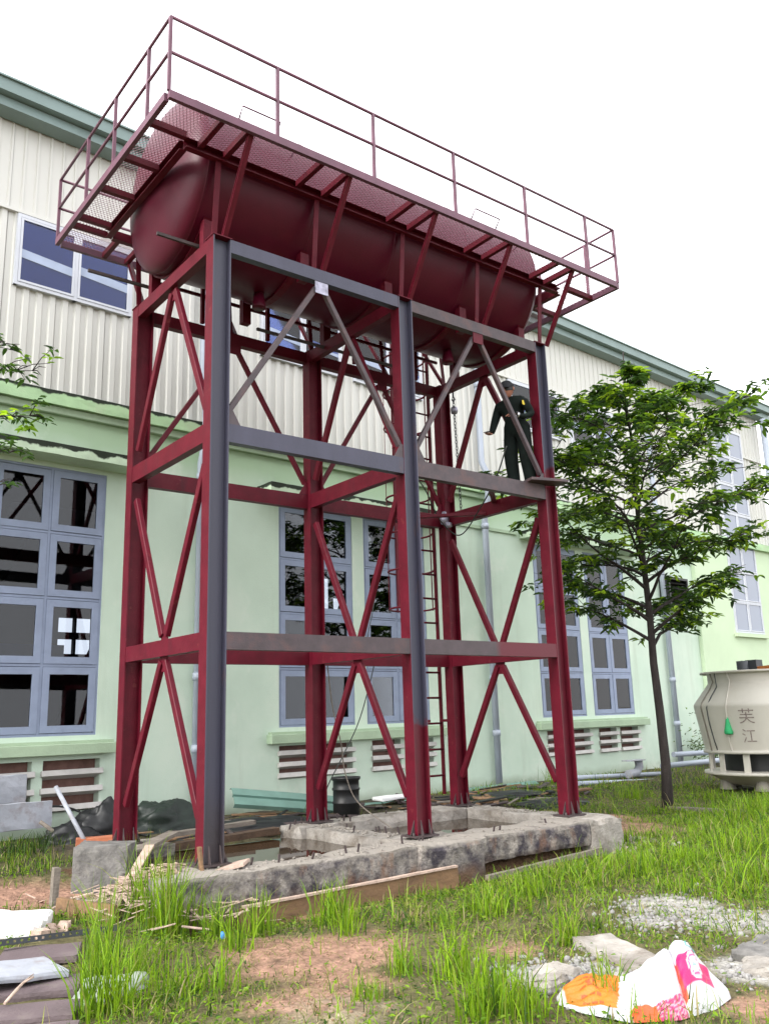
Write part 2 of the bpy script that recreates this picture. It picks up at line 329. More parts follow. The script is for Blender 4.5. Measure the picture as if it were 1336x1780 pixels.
def np_mesh(name, V, F, m, cols=None, parent=None, smooth=False):
    """big mesh from numpy arrays; F is (n,3) or (n,4) or a list of both"""
    Fs = F if isinstance(F, list) else [F]
    me = bpy.data.meshes.new(name); nv = len(V)
    V = np.asarray(V, np.float32)
    if parent is not None: V = V - np.array(ROOT[parent.name].translation, np.float32)
    me.vertices.add(nv); me.vertices.foreach_set('co', V.ravel())
    nl = sum(f.size for f in Fs); npoly = sum(len(f) for f in Fs)
    me.loops.add(nl); me.loops.foreach_set('vertex_index', np.concatenate([f.ravel() for f in Fs]).astype(np.int32))
    me.polygons.add(npoly); st = []; o = 0
    for f in Fs: st.append(o+np.arange(len(f))*f.shape[1]); o += f.size
    me.polygons.foreach_set('loop_start', np.concatenate(st).astype(np.int32))
    if smooth: me.polygons.foreach_set('use_smooth', np.ones(npoly, bool))
    me.materials.append(m)
    if cols is not None:
        at = me.attributes.new('col', 'FLOAT_COLOR', 'POINT'); c4 = np.ones((nv, 4), np.float32); c4[:, :3] = cols; at.data.foreach_set('color', c4.ravel())
    me.update(calc_edges=True); me.validate()
    ob = bpy.data.objects.new(name, me); COL.objects.link(ob)
    if parent is not None: ob.parent = parent
    return ob

# ------------------------------------------------------------------ ground
def blob(x, y, c, r):
    return np.exp(-((x-c[0])**2+(y-c[1])**2)/(r*r))
def vnoise(x, y, s, seed=0):
    """cheap value noise on numpy arrays"""
    X = x*s+seed*17.3; Y = y*s+seed*9.1; xi = np.floor(X); yi = np.floor(Y); fx = X-xi; fy = Y-yi
    fx = fx*fx*(3-2*fx); fy = fy*fy*(3-2*fy)
    h = lambda a, b: np.modf(np.abs(np.sin(a*127.1+b*311.7)*43758.5453))[0]
    return (h(xi, yi)*(1-fx)+h(xi+1, yi)*fx)*(1-fy)+(h(xi, yi+1)*(1-fx)+h(xi+1, yi+1)*fx)*fy
def fnoise(x, y, s, seed=0): return vnoise(x, y, s, seed)*.5+vnoise(x, y, s*2.1, seed+1)*.3+vnoise(x, y, s*4.3, seed+2)*.2
MOUND = G(1090, 1440); SAND = G(595, 1768)
def gz(x, y):
    x = np.asarray(x, float); y = np.asarray(y, float)
    t = np.clip((y-.08*x-.8)/3.2, 0, 1); t = t*t*(3-2*t)
    z = -.335+.185*t
    z = z+(fnoise(x, y, 1.3)-.5)*.05+(fnoise(x, y, 5)-.5)*.022
    z = z+.10*blob(x, y, (6.5, .9), .7)+.05*blob(x, y, SAND, .35)
    z = z-.15*np.exp(-np.clip((y+.62)/.42, -9, 9)**2)*np.clip((x+1.0)/.6, 0, 1)*np.clip((6.2-x)/.8, 0, 1)
    inside = (x > -.35) & (x < 5.45) & (y > -.25) & (y < 2.3)
    z = np.where(inside, -.30+(fnoise(x, y, 3)-.5)*.05, z)
    return z
def zg(p): return float(gz(p[0], p[1]))
SOIL = [(G(545, 1655), .75, 1.), (G(620, 1700), .5, .8), (G(470, 1650), .5, .8), (G(60, 1565), .7, 1.), (G(700, 1590), .35, .5), (MOUND, .75, 1.2), (G(1060, 1425), .6, 1.2), (G(1180, 1440), .5, .5), (G(560, 1745), .45, .9), (G(900, 1650), .35, .5), (G(1320, 1750), .35, .8), (G(350, 1700), .3, .4)]
GRAV = [(G(1180, 1575), .55, 1.), (G(1290, 1600), .55, 1.), (G(1010, 1690), .38, 1.), (G(940, 1695), .3, .9), (G(1325, 1680), .4, 1.2), (G(1130, 1600), .3, .8), (G(900, 1600), .25, .4)]
def mask(x, y, L): 
    m_ = np.zeros_like(x)
    for c, r, w_ in L: m_ = np.maximum(m_, w_*blob(x, y, c, r))
    return m_
def ground_axis(lo, hi, n, far):
    a = np.linspace(lo, hi, n); g = np.geomspace(.4, far, 16); return np.concatenate([(lo-g)[::-1], a, hi+g])
gx = ground_axis(-6, 15, 330, 220); gy = ground_axis(-8, 7.5, 250, 220)
X, Y = np.meshgrid(gx, gy); Zg = gz(X, Y); nyy, nxx = X.shape
ms, mg = mask(X, Y, SOIL), mask(X, Y, GRAV)
nz1 = fnoise(X, Y, 2.2, 3); nz2 = fnoise(X, Y, 9, 5)
cols = np.zeros(X.shape+(3,)); cols[:] = (.105, .095, .045); cols += (nz2[..., None]-.5)*np.array((.06, .05, .03))
def lay(mk, c):
    global cols
    mk = np.clip(mk, 0, 1)[..., None]; cols = cols*(1-mk)+np.array(c)*mk
lay(np.clip((ms+nz1*.8-.75)*3, 0, 1), (.295, .175, .125))
lay(np.clip((mg+nz1*.6-.75)*3.5, 0, 1), (.34, .325, .30))
lay(blob(X, Y, SAND, .30)*np.clip(nz2*2.2-.4, 0, 1), (.33, .275, .20))
nz3 = fnoise(X, Y, 24, 9); cols *= (.55+.9*nz3)[..., None]
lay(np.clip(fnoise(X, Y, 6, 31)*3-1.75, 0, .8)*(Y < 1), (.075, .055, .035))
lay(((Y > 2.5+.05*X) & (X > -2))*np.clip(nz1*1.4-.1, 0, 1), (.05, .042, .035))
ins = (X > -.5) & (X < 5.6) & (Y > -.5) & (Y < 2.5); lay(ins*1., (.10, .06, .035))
idx = np.arange(nxx*nyy).reshape(nyy, nxx)
F = np.stack([idx[:-1, :-1], idx[:-1, 1:], idx[1:, 1:], idx[1:, :-1]], -1).reshape(-1, 4)
M['ground'] = attr_mat('soil_and_ground_cover', .95, 0, .15, 1.0, 22, var=.5, nscale=18)
g = np_mesh('ground', np.stack([X, Y, Zg], -1).reshape(-1, 3), F, M['ground'], np.clip(cols, .01, 1).reshape(-1, 3), smooth=True); g['kind'] = 'structure'

# ------------------------------------------------------------------ factory building
B = thing('factory_building', 'long pale green factory building with cream corrugated upper wall behind the tower', 'building', frame=WM)
S0, S1 = -6.6, 23.05
WINS = [(-2.85, -1.20), (-.90, .77), (3.96, 5.62), (5.90, 7.50), (10.93, 12.53), (12.83, 14.48)]
ZW0, ZW1 = 1.17, 5.06
def vents_for(i, s0, s1):
    if i < 2: return [(s0+.04, s0+.78), (s0+.93, s1+.08)], .14, .84, 3
    if i == 2: return [(s0, s1-.08)], .33, .87, 3
    return [(s0+.10, s0+.80), (s0+.95, s1+.05)], .32, .88, 3
def holes_wall(name, s0, s1, z0, z1, holes, y0, y1, m, parent):
    xs = sorted({s0, s1, *[h[0] for h in holes], *[h[1] for h in holes]}); zs = sorted({z0, z1, *[h[2] for h in holes], *[h[3] for h in holes]})
    solid = lambda i, j: 0 <= i < len(xs)-1 and 0 <= j < len(zs)-1 and not any(h[0] <= (xs[i]+xs[i+1])/2 <= h[1] and h[2] <= (zs[j]+zs[j+1])/2 <= h[3] for h in holes)
    mb = MB()
    for i in range(len(xs)-1):
        for j in range(len(zs)-1):
            if not solid(i, j): continue
            a, b, c, d = xs[i], xs[i+1], zs[j], zs[j+1]
            mb.add([(a, y0, c), (b, y0, c), (b, y0, d), (a, y0, d)], [(0, 1, 2, 3)]); mb.add([(a, y1, c), (b, y1, c), (b, y1, d), (a, y1, d)], [(3, 2, 1, 0)])
            if not solid(i-1, j): mb.add([(a, y0, c), (a, y0, d), (a, y1, d), (a, y1, c)], [(0, 1, 2, 3)])
            if not solid(i+1, j): mb.add([(b, y0, c), (b, y0, d), (b, y1, d), (b, y1, c)], [(3, 2, 1, 0)])
            if not solid(i, j-1): mb.add([(a, y0, c), (b, y0, c), (b, y1, c), (a, y1, c)], [(3, 2, 1, 0)])
            if not solid(i, j+1): mb.add([(a, y0, d), (b, y0, d), (b, y1, d), (a, y1, d)], [(0, 1, 2, 3)])
    return mb.build(name, m, parent, WM)
holes = []
for i, (a, b) in enumerate(WINS):
    holes.append((a, b, ZW0, ZW1)); V_, z0, z1, _ = vents_for(i, a, b)
    for (c, d) in V_: holes.append((c, d, z0, z1))
holes_wall('lower_wall', S0, S1, -.6, 6.2, holes, 0, .22, M['wall'], B)
# projecting bay at the far end, with the tall stair window
TW = (19.75, 21.5, 3.36, 9.7)
holes_wall('end_bay', 17.85, S1+.004, -.6, 6.0, [(TW[0], TW[1], TW[2], 6.1)], -.12, -.004, M['bay'], B)
# inner shell, roof, back wall with open daylight windows
mb = MB().box((S0+.003, .23, 6.2), (S1-.003, .4, 10.6)); mb.build('upper_backing', M['clad'], B, WM)
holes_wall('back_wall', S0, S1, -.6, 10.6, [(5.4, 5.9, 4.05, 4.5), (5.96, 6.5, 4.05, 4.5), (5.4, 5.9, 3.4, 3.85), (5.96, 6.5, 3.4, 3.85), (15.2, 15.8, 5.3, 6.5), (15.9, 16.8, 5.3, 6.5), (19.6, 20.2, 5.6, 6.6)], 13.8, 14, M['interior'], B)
for s in (S0, S1-.1): MB().box((s+.02, .41, -.6), (s+.097, 13.8, 10.6)).build('end_wall', M['clad'], B, WM)
MB().box((S0-.2, -.235, 10.70), (S1+.25, 14.2, 10.80)).build('roof', M['roof'], B, WM)
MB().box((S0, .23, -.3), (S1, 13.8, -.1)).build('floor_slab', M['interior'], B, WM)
for k, (s, y, z0, wd, h, m) in enumerate([(-.6, 4, 2.9, .9, .5, 'interior2'), (.4, 3.5, 2.3, 1.2, .45, 'intblue'), (1.8, 4.5, 3.9, 1.3, .5, 'interior2'), (-1.6, 4, 4.4, 1.6, .4, 'interior2'), (.7, 4, 5.1, 1.6, .35, 'interior2'), (7.3, 4, 3.2, 1.2, .6, 'interior2'), (8.6, 4, 4.2, .8, .8, 'interior2'), (5.5, 4.2, 4.9, 1.4, .5, 'interior2')]):
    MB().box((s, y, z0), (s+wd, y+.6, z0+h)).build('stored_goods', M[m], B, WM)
for s in (-1.2, .9, 3.2, 6.2, 9.2): MB().bar((s, 3, .2), (s+2.6, 3, 6.0), .14, .2).build('inner_brace', M['interior'], B, WM)

def sash_mesh(wd, h, fw, d):
    mb = MB(); mb.box((0, 0, 0), (fw, d, h)); mb.box((wd-fw, 0, 0), (wd, d, h)); mb.box((fw, 0.0005, 0), (wd-fw, d, fw)); mb.box((fw, .0005, h-fw), (wd-fw, d, h)); return mb
def window(s0, s1, z0, z1, cols_, rows, m, gm, y, fw=.10, fr=.035, lip=.015, name='window'):
    fb = MB(); pw = (s1-s0-fr)/cols_; ph = (z1-z0-fr)/rows
    for c in range(cols_+1): fb.box((s0+c*pw, y-lip*.5, z0), (s0+c*pw+fr, y+.08, z1))
    for r_ in range(rows+1): fb.box((s0+.002, y-lip*.5+.002, z0+r_*ph), (s1-.002, y+.078, z0+r_*ph+fr))
    win = fb.build(name, m, B, WM)
    for c in range(cols_):
        for r_ in range(rows):
            a, b = s0+fr+c*pw+.004, z0+fr+r_*ph+.004+random.uniform(0, .006); wd, h = pw-fr-.008, ph-fr-.014
            T = WM @ Matrix.Translation((a, y-lip, b)) @ Matrix.Rotation(random.uniform(-.006, .006), 4, 'X')
            sash_mesh(wd, h, fw, .05).build('sash', m, win, T)
            MB().box((fw-.005, .02, fw-.005), (wd-fw+.005, .026, h-fw+.005)).build('pane', gm, win, T)
    return win
for i, (a, b) in enumerate(WINS):
    window(a, b, ZW0, ZW1, 2, 4, M['wframe'], M['glass'], .02)
    V_, z0, z1, n = vents_for(i, a, b)
    for (c, d) in V_:
        v = MB().box((c+.001, .17, z0+.001), (d-.001, .21, z1-.001)).build('louvre_vent', M['bricky'], B, WM)
        st = (z1-z0)/n
        for k in range(n):
            z = z0+st*k+.01; e = .03
            T = WM @ Matrix.Translation(((c+d)/2, .0, z)) @ Matrix.Rotation(-.28+random.uniform(-.03, .03), 4, 'X') @ Matrix.Rotation(random.uniform(-.006, .006), 4, 'Y')
            MB().box((-(d-c)/2-e, -.075, 0), ((d-c)/2+e, .0, .075)).box((-(d-c)/2+.003, 0, .002), ((d-c)/2-.003, .14, .073)).build('slat', M['slat'], v, T)
# sills, canopies, cornice
for k, (a, b) in enumerate([(-3.1, 1.03), (3.71, 7.84), (10.66, 14.86)]):
    MB().box((a, -.16, .91), (b, -.002, 1.06)).build('sill', M['sill'], B, WM, bevel=.008)
    MB().box((a+.03, -.11, 1.062), (b-.03, -.002, 1.10)).build('sill_top', M['sill'], B, WM)
for a, b in [(-3.4, 1.25), (3.5, 8.0), (10.5, 15.0)]:
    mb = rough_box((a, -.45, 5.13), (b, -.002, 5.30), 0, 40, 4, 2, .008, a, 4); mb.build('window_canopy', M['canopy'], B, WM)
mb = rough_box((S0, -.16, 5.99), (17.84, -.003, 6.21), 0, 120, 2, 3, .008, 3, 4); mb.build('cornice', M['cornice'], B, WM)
MB().box((S0, -.09, 5.87), (17.84, -.003, 5.985)).build('cornice_step', M['sill'], B, WM, bevel=.01)
MB().box((8.3, -.04, 5.2), (10.4, -.003, 5.27)).build('wall_band', M['sill'], B, WM)
MB().box((14.95, -.04, 5.2), (17.8, -.003, 5.27)).build('wall_band', M['sill'], B, WM)
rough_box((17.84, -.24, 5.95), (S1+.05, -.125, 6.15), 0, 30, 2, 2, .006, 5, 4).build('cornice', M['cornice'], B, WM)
# cladding, one object per sheet
def sheet(wd, h, pitch=.20, amp=.034, narrow=False):
    pr = []; n = int(round(wd/pitch))
    for k in range(n):
        x = k*pitch
        if narrow: pr += [(x, 0), (x+.15, 0), (x+.16, amp), (x+.19, amp)]
        else: pr += [(x, 0), (x+.075, 0), (x+.10, amp), (x+.175, amp)]
    pr.append((wd, 0)); mb = MB()
    vs = [(x, -y, 0) for x, y in pr]+[(x, -y, h) for x, y in pr]; n = len(pr)
    return mb.add(vs, [(i, i+1, n+i+1, n+i) for i in range(n-1)])
proto1 = proto2 = None; SW = .8
ns = int((S1-S0)/SW)
for k in range(ns):
    s = S0+.05+k*SW
    T1 = Matrix.Translation((s, .06+random.uniform(0, .006), 6.14)); T2 = Matrix.Translation((s, .03+random.uniform(0, .006), 9.03))
    if proto1 is None:
        proto1 = sheet(SW-.004, 2.93).build('cladding_sheet', M['clad'], B, WM); proto2 = sheet(SW-.004, 1.6, narrow=True, amp=.022).build('cladding_sheet', M['clad'], B, WM)
        proto1.matrix_local = T1; proto2.matrix_local = T2
    else: instance(proto1, B, T1); instance(proto2, B, T2)
MB().box((S0, -.012, 9.0), (S1, .05, 9.05)).build('sheet_flashing', M['clad'], B, WM)
# upper windows
UP = [(-.83, 1.05), (3.57, 5.45), (5.75, 7.63), (10.45, 12.35), (12.75, 14.65)]
for a, b in UP:
    win = window(a, b, 7.80, 8.98, 2, 1, M['uframe'], M['bglass'], -.02, fw=.035, fr=.05)
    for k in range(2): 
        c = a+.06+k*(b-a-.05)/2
        MB().box((c-.02, .018, 7.82), (c+(b-a)/2-.06, .025, 8.96)).build('blue_backing', M['blue_backing'], win, WM)  # blue backing panel in the tone of reflected sky
        MB().prof((c-.02, -.014, 8.34), (c+(b-a)/2-.06, -.014, 8.26), [(-.003, -.07), (.003, -.07), (.003, .07), (-.003, .07)]).build('reflection_band', M['band'], win, WM)  # pale reflection painted as a slanted band at the pane face
# tall stair window
tw = window(TW[0], TW[1], TW[2], TW[3], 2, 7, M['uframe'], M['pglass'], -.13, fw=.03, fr=.05)
MB().box((TW[0]-.1, -.22, TW[2]-.12), (TW[1]+.1, -.125, TW[2]-.02)).build('sill', M['bay'], B, WM)
# gutter and fascia
MB().prof((S0-.1, 0, 0), (S1+.4, 0, 0), [(0, 10.50), (0, 10.685), (.27, 10.685), (.27, 10.53)], (0, 0, 1)).build('fascia', M['fascia'], B, WM)
gp = [(.24, 10.69), (.40, 10.70), (.41, 10.90), (.45, 10.90), (.45, 10.93), (.37, 10.93), (.37, 10.74), (.24, 10.73)]
MB().prof((S0-.1, 0, 0), (S1+.42, 0, 0), gp[::-1], (0, 0, 1)).build('gutter', M['fascia'], B, WM)
# downpipes
def downpipe(s, off=.12, r=.06, z0=-.1, bend=True):
    P = [(s, -off-.03, 10.5), (s, -off, 10.2), (s, -off, 6.7), (s, -off-.12, 6.45), (s, -off-.14, 6.2), (s, -off-.14, 5.9), (s, -off, 5.5), (s, -off, z0)] if bend else [(s, -off, 10.4), (s, -off, z0)]
    d = MB().tube(P, r, 12).build('downpipe', M['pipe'], B, WM)
    for z in (5.25, 2.0, .9, 8.5):
        MB().lathe([(r, z-.06), (r+.014, z-.06), (r+.014, z+.06), (r, z+.06)], 14, (s, -off, 0)).build('pipe_socket', M['pipe'], d, WM)
downpipe(2.33); downpipe(9.25, r=.07); downpipe(16.12, r=.07); downpipe(22.75, off=.34, r=.10, z0=-.1, bend=False)

# black louvred outlet box on the wall
lv = thing('exhaust_louver', 'black louvred exhaust box fixed to the pale wall right of the tree', 'vent', WP(16.6, .15, 3.85))
mb = MB(); 
for a, b in [((16.12, -.30, 3.82), (16.18, -.002, 4.68)), ((17.02, -.30, 3.82), (17.08, -.002, 4.68)), ((16.18, -.30, 3.82), (17.02, -.002, 3.88)), ((16.18, -.30, 4.62), (17.02, -.002, 4.68)), ((16.18, -.05, 3.88), (17.02, -.003, 4.62))]: mb.box(a, b)
mb.build('housing', M['black'], lv, WM)
for k in range(5):
    z = 3.92+k*.145; MB().box((-.415, -.07, 0), (.415, .07, .012)).build('slat', M['chain'], lv, WM @ Matrix.Translation((16.6, -.20, z+.05)) @ Matrix.Rotation(.6, 4, 'X'))

# ------------------------------------------------------------------ steel tower
L1, L2, W = 2.575, 5.08, 2.085; BW, BD, TOP = .216, .17, 6.5
LV = [(2.007, 2.182), (4.162, 4.361), (6.344, 6.5)]
T = thing('steel_tower', 'dark red welded steel tower frame with six columns and a railed walkway round the tank', 'tower', (L1, W/2, 0))
XC = [0, L1, L2]; YC = [0, W]
def column(x, y, mats, name='column'):
    mb = MB(); t = .014
    mb.box((x, y, .02), (x+t, y+BD, TOP), 1, faces={5: 0})
    mb.box((x+BW-t, y, .02), (x+BW, y+BD, TOP), 1)
    mb.box((x+t, y+BD/2-.006, .021), (x+BW-t, y+BD/2+.006, TOP-.001), 1)
    return mb.build(name, mats, T)
for j, y in enumerate(YC):
    for i, x in enumerate(XC):
        front = M['red'] if j else (M['greyA'], M['greyB'], M['greyC'])[i]
        c = column(x, y, [M['red'], front])
        MB().box((x-.06, y-.05, 0.0), (x+BW+.06, y+BD+.05, .018)).build('base_plate', M['darkfoot'], c)
        for (dx, dy) in ((-.055, BD/2), (BW+.055, BD/2)):
            s = -1 if dx < 0 else 1; bx = x if s < 0 else x+BW
            MB().prof((bx+s*.03, y+BD*.25, .02), (bx+s*.03, y+BD*.25+.01, .02), [(-.03*1, 0), (.03, 0), (-s*.03 if True else 0, .16)], (0, 0, 1)).build('stiffener', M['darkfoot'], c)
        for dx in (.05, BW-.05): MB().prof((x+dx, y-.002, .02), (x+dx+.01, y-.002, .02), [(0, 0), (.045, 0), (0, .16)], (0, 0, 1)).build('stiffener', M['darkfoot'], c)
        for dx in (-.035, BW+.035): MB().lathe([(.0, .05), (.014, .05), (.014, .018)], 6, (x+dx, y+.02, 0)).build('anchor_bolt', M['darkfoot'], c)
        MB().box((x-.01, y-.01, TOP), (x+BW+.01, y+BD+.01, TOP+.012)).build('cap_plate', M['red'], c)
# longitudinal beams (front flush with the column faces)
fm = [['brown', 'greylow'], ['grey', 'brown'], ['grey', 'brown']]
for li, (zb, zt) in enumerate(LV):
    for j, y in enumerate(YC):
        for i in range(2):
            a, b = XC[i]+BW+.001, XC[i+1]-.001; m = M[fm[li][i]] if j == 0 else M['red']
            yy = y+.004+.05 if j == 0 else y+BD-.054
            MB().channel((a, yy, (zb+zt)/2), (b, yy, (zb+zt)/2), .10, zt-zb, .012, side=-1 if j == 0 else -1).build('beam', m, T)
    for i, x in enumerate(XC):
        xx = x+.004+.05; zz = (zb+zt)/2
        MB().channel((xx, BD+.001, zz), (xx, W-.001, zz), .10, zt-zb, .012, side=1).build('cross_beam', M['red'], T)
def gusset(pts, axis, pos, m):
    mb = MB()
    if axis == 'x': vs = [(pos-.005, a, b) for a, b in pts]+[(pos+.005, a, b) for a, b in pts]
    else: vs = [(a, pos-.005, b) for a, b in pts]+[(a, pos+.005, b) for a, b in pts]
    n = len(pts); mb.add(vs, [tuple(range(n)), tuple(range(2*n-1, n-1, -1))]+[(i, n+i, n+(i+1) % n, (i+1) % n) for i in range(n)]); return mb.build('gusset', m, T)
ym = (BD+W)/2
def strut(p, q, m, up=(0, 0, 1), wd=.06, h=.085, name='diagonal_brace'):
    return MB().bar(p, q, wd, h, up).build(name, m, T, bevel=.006)
for i, x in enumerate(XC):
    px = x+.06
    za, zb_ = LV[0]; zc, zd = LV[1]; ze = LV[2][0]
    for sgn in (-1, 1):
        yc = BD+.01 if sgn < 0 else W-.01; o = .05*sgn
        strut((px, ym+o, za-.05), (px, yc-.03*sgn, .42), M['red'])
        strut((px, ym+o, zb_+.05), (px, yc-.03*sgn, zc-.22), M['red'])
        strut((px, ym+o, ze-.05), (px, yc-.03*sgn, zd+.20), M['red'])
    gusset([(ym-.09, za+.001), (ym-.08, za-.16), (ym+.08, za-.16), (ym+.09, za+.001)], 'x', px, M['red'])
    gusset([(ym-.08, zb_), (ym-.09, zb_+.1), (ym+.09, zb_+.1), (ym+.08, zb_)], 'x', px, M['red'])
    gusset([(ym-.09, ze+.001), (ym-.09, ze-.15), (ym+.09, ze-.15), (ym+.09, ze+.001)], 'x', px, M['red'])
for j, y in enumerate(YC):
    py = y+.06 if j == 0 else y+BD-.06
    m = M['brown'] if j == 0 else M['red']
    for i in range(2):
        xm = (XC[i]+BW+XC[i+1])/2+.02; ze = LV[2][0]; zd = LV[1][1]
        strut((xm-.05, py, ze-.06), (XC[i]+BW+.02, py, zd+.16), m, (0, 1, 0), .06, .06)
        strut((xm+.05, py, ze-.06), (XC[i+1]-.02, py, zd+.16), m, (0, 1, 0), .06, .06)
        gusset([(xm-.09, ze+.001), (xm-.09, ze-.15), (xm+.09, ze-.15), (xm+.09, ze+.001)], 'y', py-.045, M['greyweld'] if (i == 0 and j == 0) else M['red'])
        for xx, s in ((XC[i]+BW, 1), (XC[i+1], -1)):
            gusset([(xx, zd), (xx, zd+.17), (xx+s*.04, zd+.17), (xx+s*.14, zd)], 'y', py-.045, M['brown'] if j == 0 else M['red'])
# plan bracing at mid level
strut((4.1, .12, 4.335), (5.08, 1.0, 4.335), M['red'], wd=.07, h=.05, name='plan_brace')
strut((4.1, W+.03, 4.2), (5.08+.02, 1.2, 4.2), M['red'], wd=.07, h=.05, name='plan_brace')
# saddles and posts under the tank
YT, ZT, RT = 1.12, 7.65, 1.05; XS, XE = -.02, 5.27; HDP = .30
for sx in (.11, 1.40, 2.70, 4.02, 5.20):
    for sg in (-1, 1):
        yb = YT+sg*.72; h0 = ZT-math.sqrt(RT*RT-.72**2)
        MB().box((sx-.06, yb-.05, TOP+.013), (sx+.06, yb+.05, h0-.01)).build('saddle_post', M['red'], T)
    n = 14; mb = MB(); vs = []
    for k in range(n+1):
        a = -.80+1.6*k/n; vs += [(sx-.05, YT+(RT+.006)*math.sin(a), ZT-(RT+.006)*math.cos(a)), (sx+.05, YT+(RT+.006)*math.sin(a), ZT-(RT+.006)*math.cos(a)), (sx+.05, YT+(RT+.03)*math.sin(a), ZT-(RT+.03)*math.cos(a)), (sx-.05, YT+(RT+.03)*math.sin(a), ZT-(RT+.03)*math.cos(a))]
    fs = [(4*k+i, 4*k+(i+1) % 4, 4*k+4+(i+1) % 4, 4*k+4+i) for k in range(n) for i in range(4)]
    mb.add(vs, fs).build('saddle', M['red'], T)
# ---- walkway
XA, XB, YA, YB = -.82, 6.34, -.60, 2.87; XI, XJ, YI, YJ = -.36, 5.70, 0.0, 2.27; ZWK = 7.535
wk = MB()
for p, q, o, up in [((XA, YA), (XB, YA), 0, 1), ((XB, YA), (XB, YB), 0, 1), ((XB, YB), (XA, YB), 0, 1), ((XA, YB), (XA, YA), 0, 1)]:
    d = (Vector(q)-Vector(p)).normalized()
    wk.bar((*Vector(p)-d*.0, ZWK-.045), (*Vector(q)-d*.05, ZWK-.045), .05, .09)
walk = wk.build('walkway', M['rail'], T)
for p, q in [((XI, YI), (XJ, YI)), ((XJ, YI), (XJ, YJ)), ((XJ, YJ), (XI, YJ)), ((XI, YJ), (XI, YI))]:
    d = (Vector(q)-Vector(p)).normalized(); MB().channel((*p, ZWK-.06), (*(Vector(q)-d*.05), ZWK-.06), .08, .12, .01).build('inner_beam', M['red'], walk)
jx = [-.20, 1.06, 2.41, 3.75, 5.04]; brx = [.11, 1.42, 2.75, 4.08, 5.34]
for x in jx+brx:
    for (a, b) in ((YA+.026, YI-.041), (YJ+.041, YB-.026)):
        MB().box((x-.03, a, ZWK-.085), (x+.03, b, ZWK-.012)).build('joist', M['red'], walk)
jy = [-.10, .62, 1.34, 2.09]
for y in jy:
    for (a, b) in ((XA+.026, XI-.041), (XJ+.041, XB-.026)):
        MB().box((a, y-.035, ZWK-.085), (b, y+.035, ZWK-.012)).build('joist', M['red'], walk)
for xa, xb in ((XA+.026, XI), (XJ, XB-.026)):
    for y in (YJ+.05,): MB().box((xa, y-.03, ZWK-.084), (xb, y+.03, ZWK-.013)).build('joist', M['red'], walk)
# expanded metal floor: real diamond strands, one panel object per bay
def diamond(x0, x1, y0, y1, z, cw, ch, r, along_x=True):
    """cw long diagonal, ch short diagonal"""
    mb = MB(); segs = []
    if along_x: nx, ny = max(1, round((x1-x0)/cw)), max(1, round((y1-y0)/ch)); ax, ay = (x1-x0)/nx, (y1-y0)/ny
    else: nx, ny = max(1, round((x1-x0)/ch)), max(1, round((y1-y0)/cw)); ax, ay = (x1-x0)/nx, (y1-y0)/ny
    for i in range(nx):
        for j in range(ny):
            cx, cy = x0+(i+.5)*ax, y0+(j+.5)*ay
            for sx in (-1, 1):
                for sy in (-1, 1): segs.append(((cx+sx*ax/2, cy), (cx, cy+sy*ay/2)))
    for (p, q) in segs:
        d = Vector((q[0]-p[0], q[1]-p[1])).normalized(); nrm = Vector((-d.y, d.x))*r
        a, b = Vector(p), Vector(q); vs = []
        for pt in (a, b): vs += [(pt.x+nrm.x, pt.y+nrm.y, z), (pt.x-nrm.x, pt.y-nrm.y, z), (pt.x-nrm.x, pt.y-nrm.y, z+.0035), (pt.x+nrm.x, pt.y+nrm.y, z+.0035)]
        mb.add(vs, [(0, 1, 5, 4), (1, 2, 6, 5), (2, 3, 7, 6), (3, 0, 4, 7)])
    return mb
xs_ = sorted([XI]+[x for x in jx+brx if XI < x < XJ]+[XJ])
cuts = [XI, .45, 1.06, 1.75, 2.41, 3.1, 3.75, 4.4, 5.04, XJ]
for a, b in zip(cuts[:-1], cuts[1:]):
    for (c, d) in ((YA+.02, YI-.0), (YJ, YB-.02)): diamond(a, b, c, d, ZWK-.01, .075, .04, .0019).build('mesh_floor_panel', M['mesh'], walk)
cy_ = [YA+.02, -.10, .62, 1.34, 2.09, YB-.02]
for a, b in zip(cy_[:-1], cy_[1:]):
    for (c, d) in ((XA+.02, XI), (XJ, XB-.02)): diamond(c, d, a, b, ZWK-.01, .04, .075, .0019, True).build('mesh_floor_panel', M['mesh'], walk)
# brackets: upright on the frame + raking strut to the outer edge
for x in brx:
    for s, yi, yo, yc in ((-1, YI, YA+.04, .06), (1, YJ, YB-.04, W+BD-.06)):
        MB().angle((x-.03, yc+s*-.02, TOP+.012), (x-.03, yi, ZWK-.12), .065, .009, (0, 1, 0)).build('bracket_post', M['red'], T)
        MB().bar((x+.035, yc+s*.02, TOP+.012), (x+.035, yo, ZWK-.05), .012, .075, (1, 0, 0)).bar((x+.01, yc+s*.02, TOP+.012), (x+.01, yo, ZWK-.05), .05, .01, (1, 0, 0)).build('bracket_strut', M['red'], T)
for y in (.12, W+.06):
    for xx, xo in ((XI, XA+.04), (XJ, XB-.04)): pass
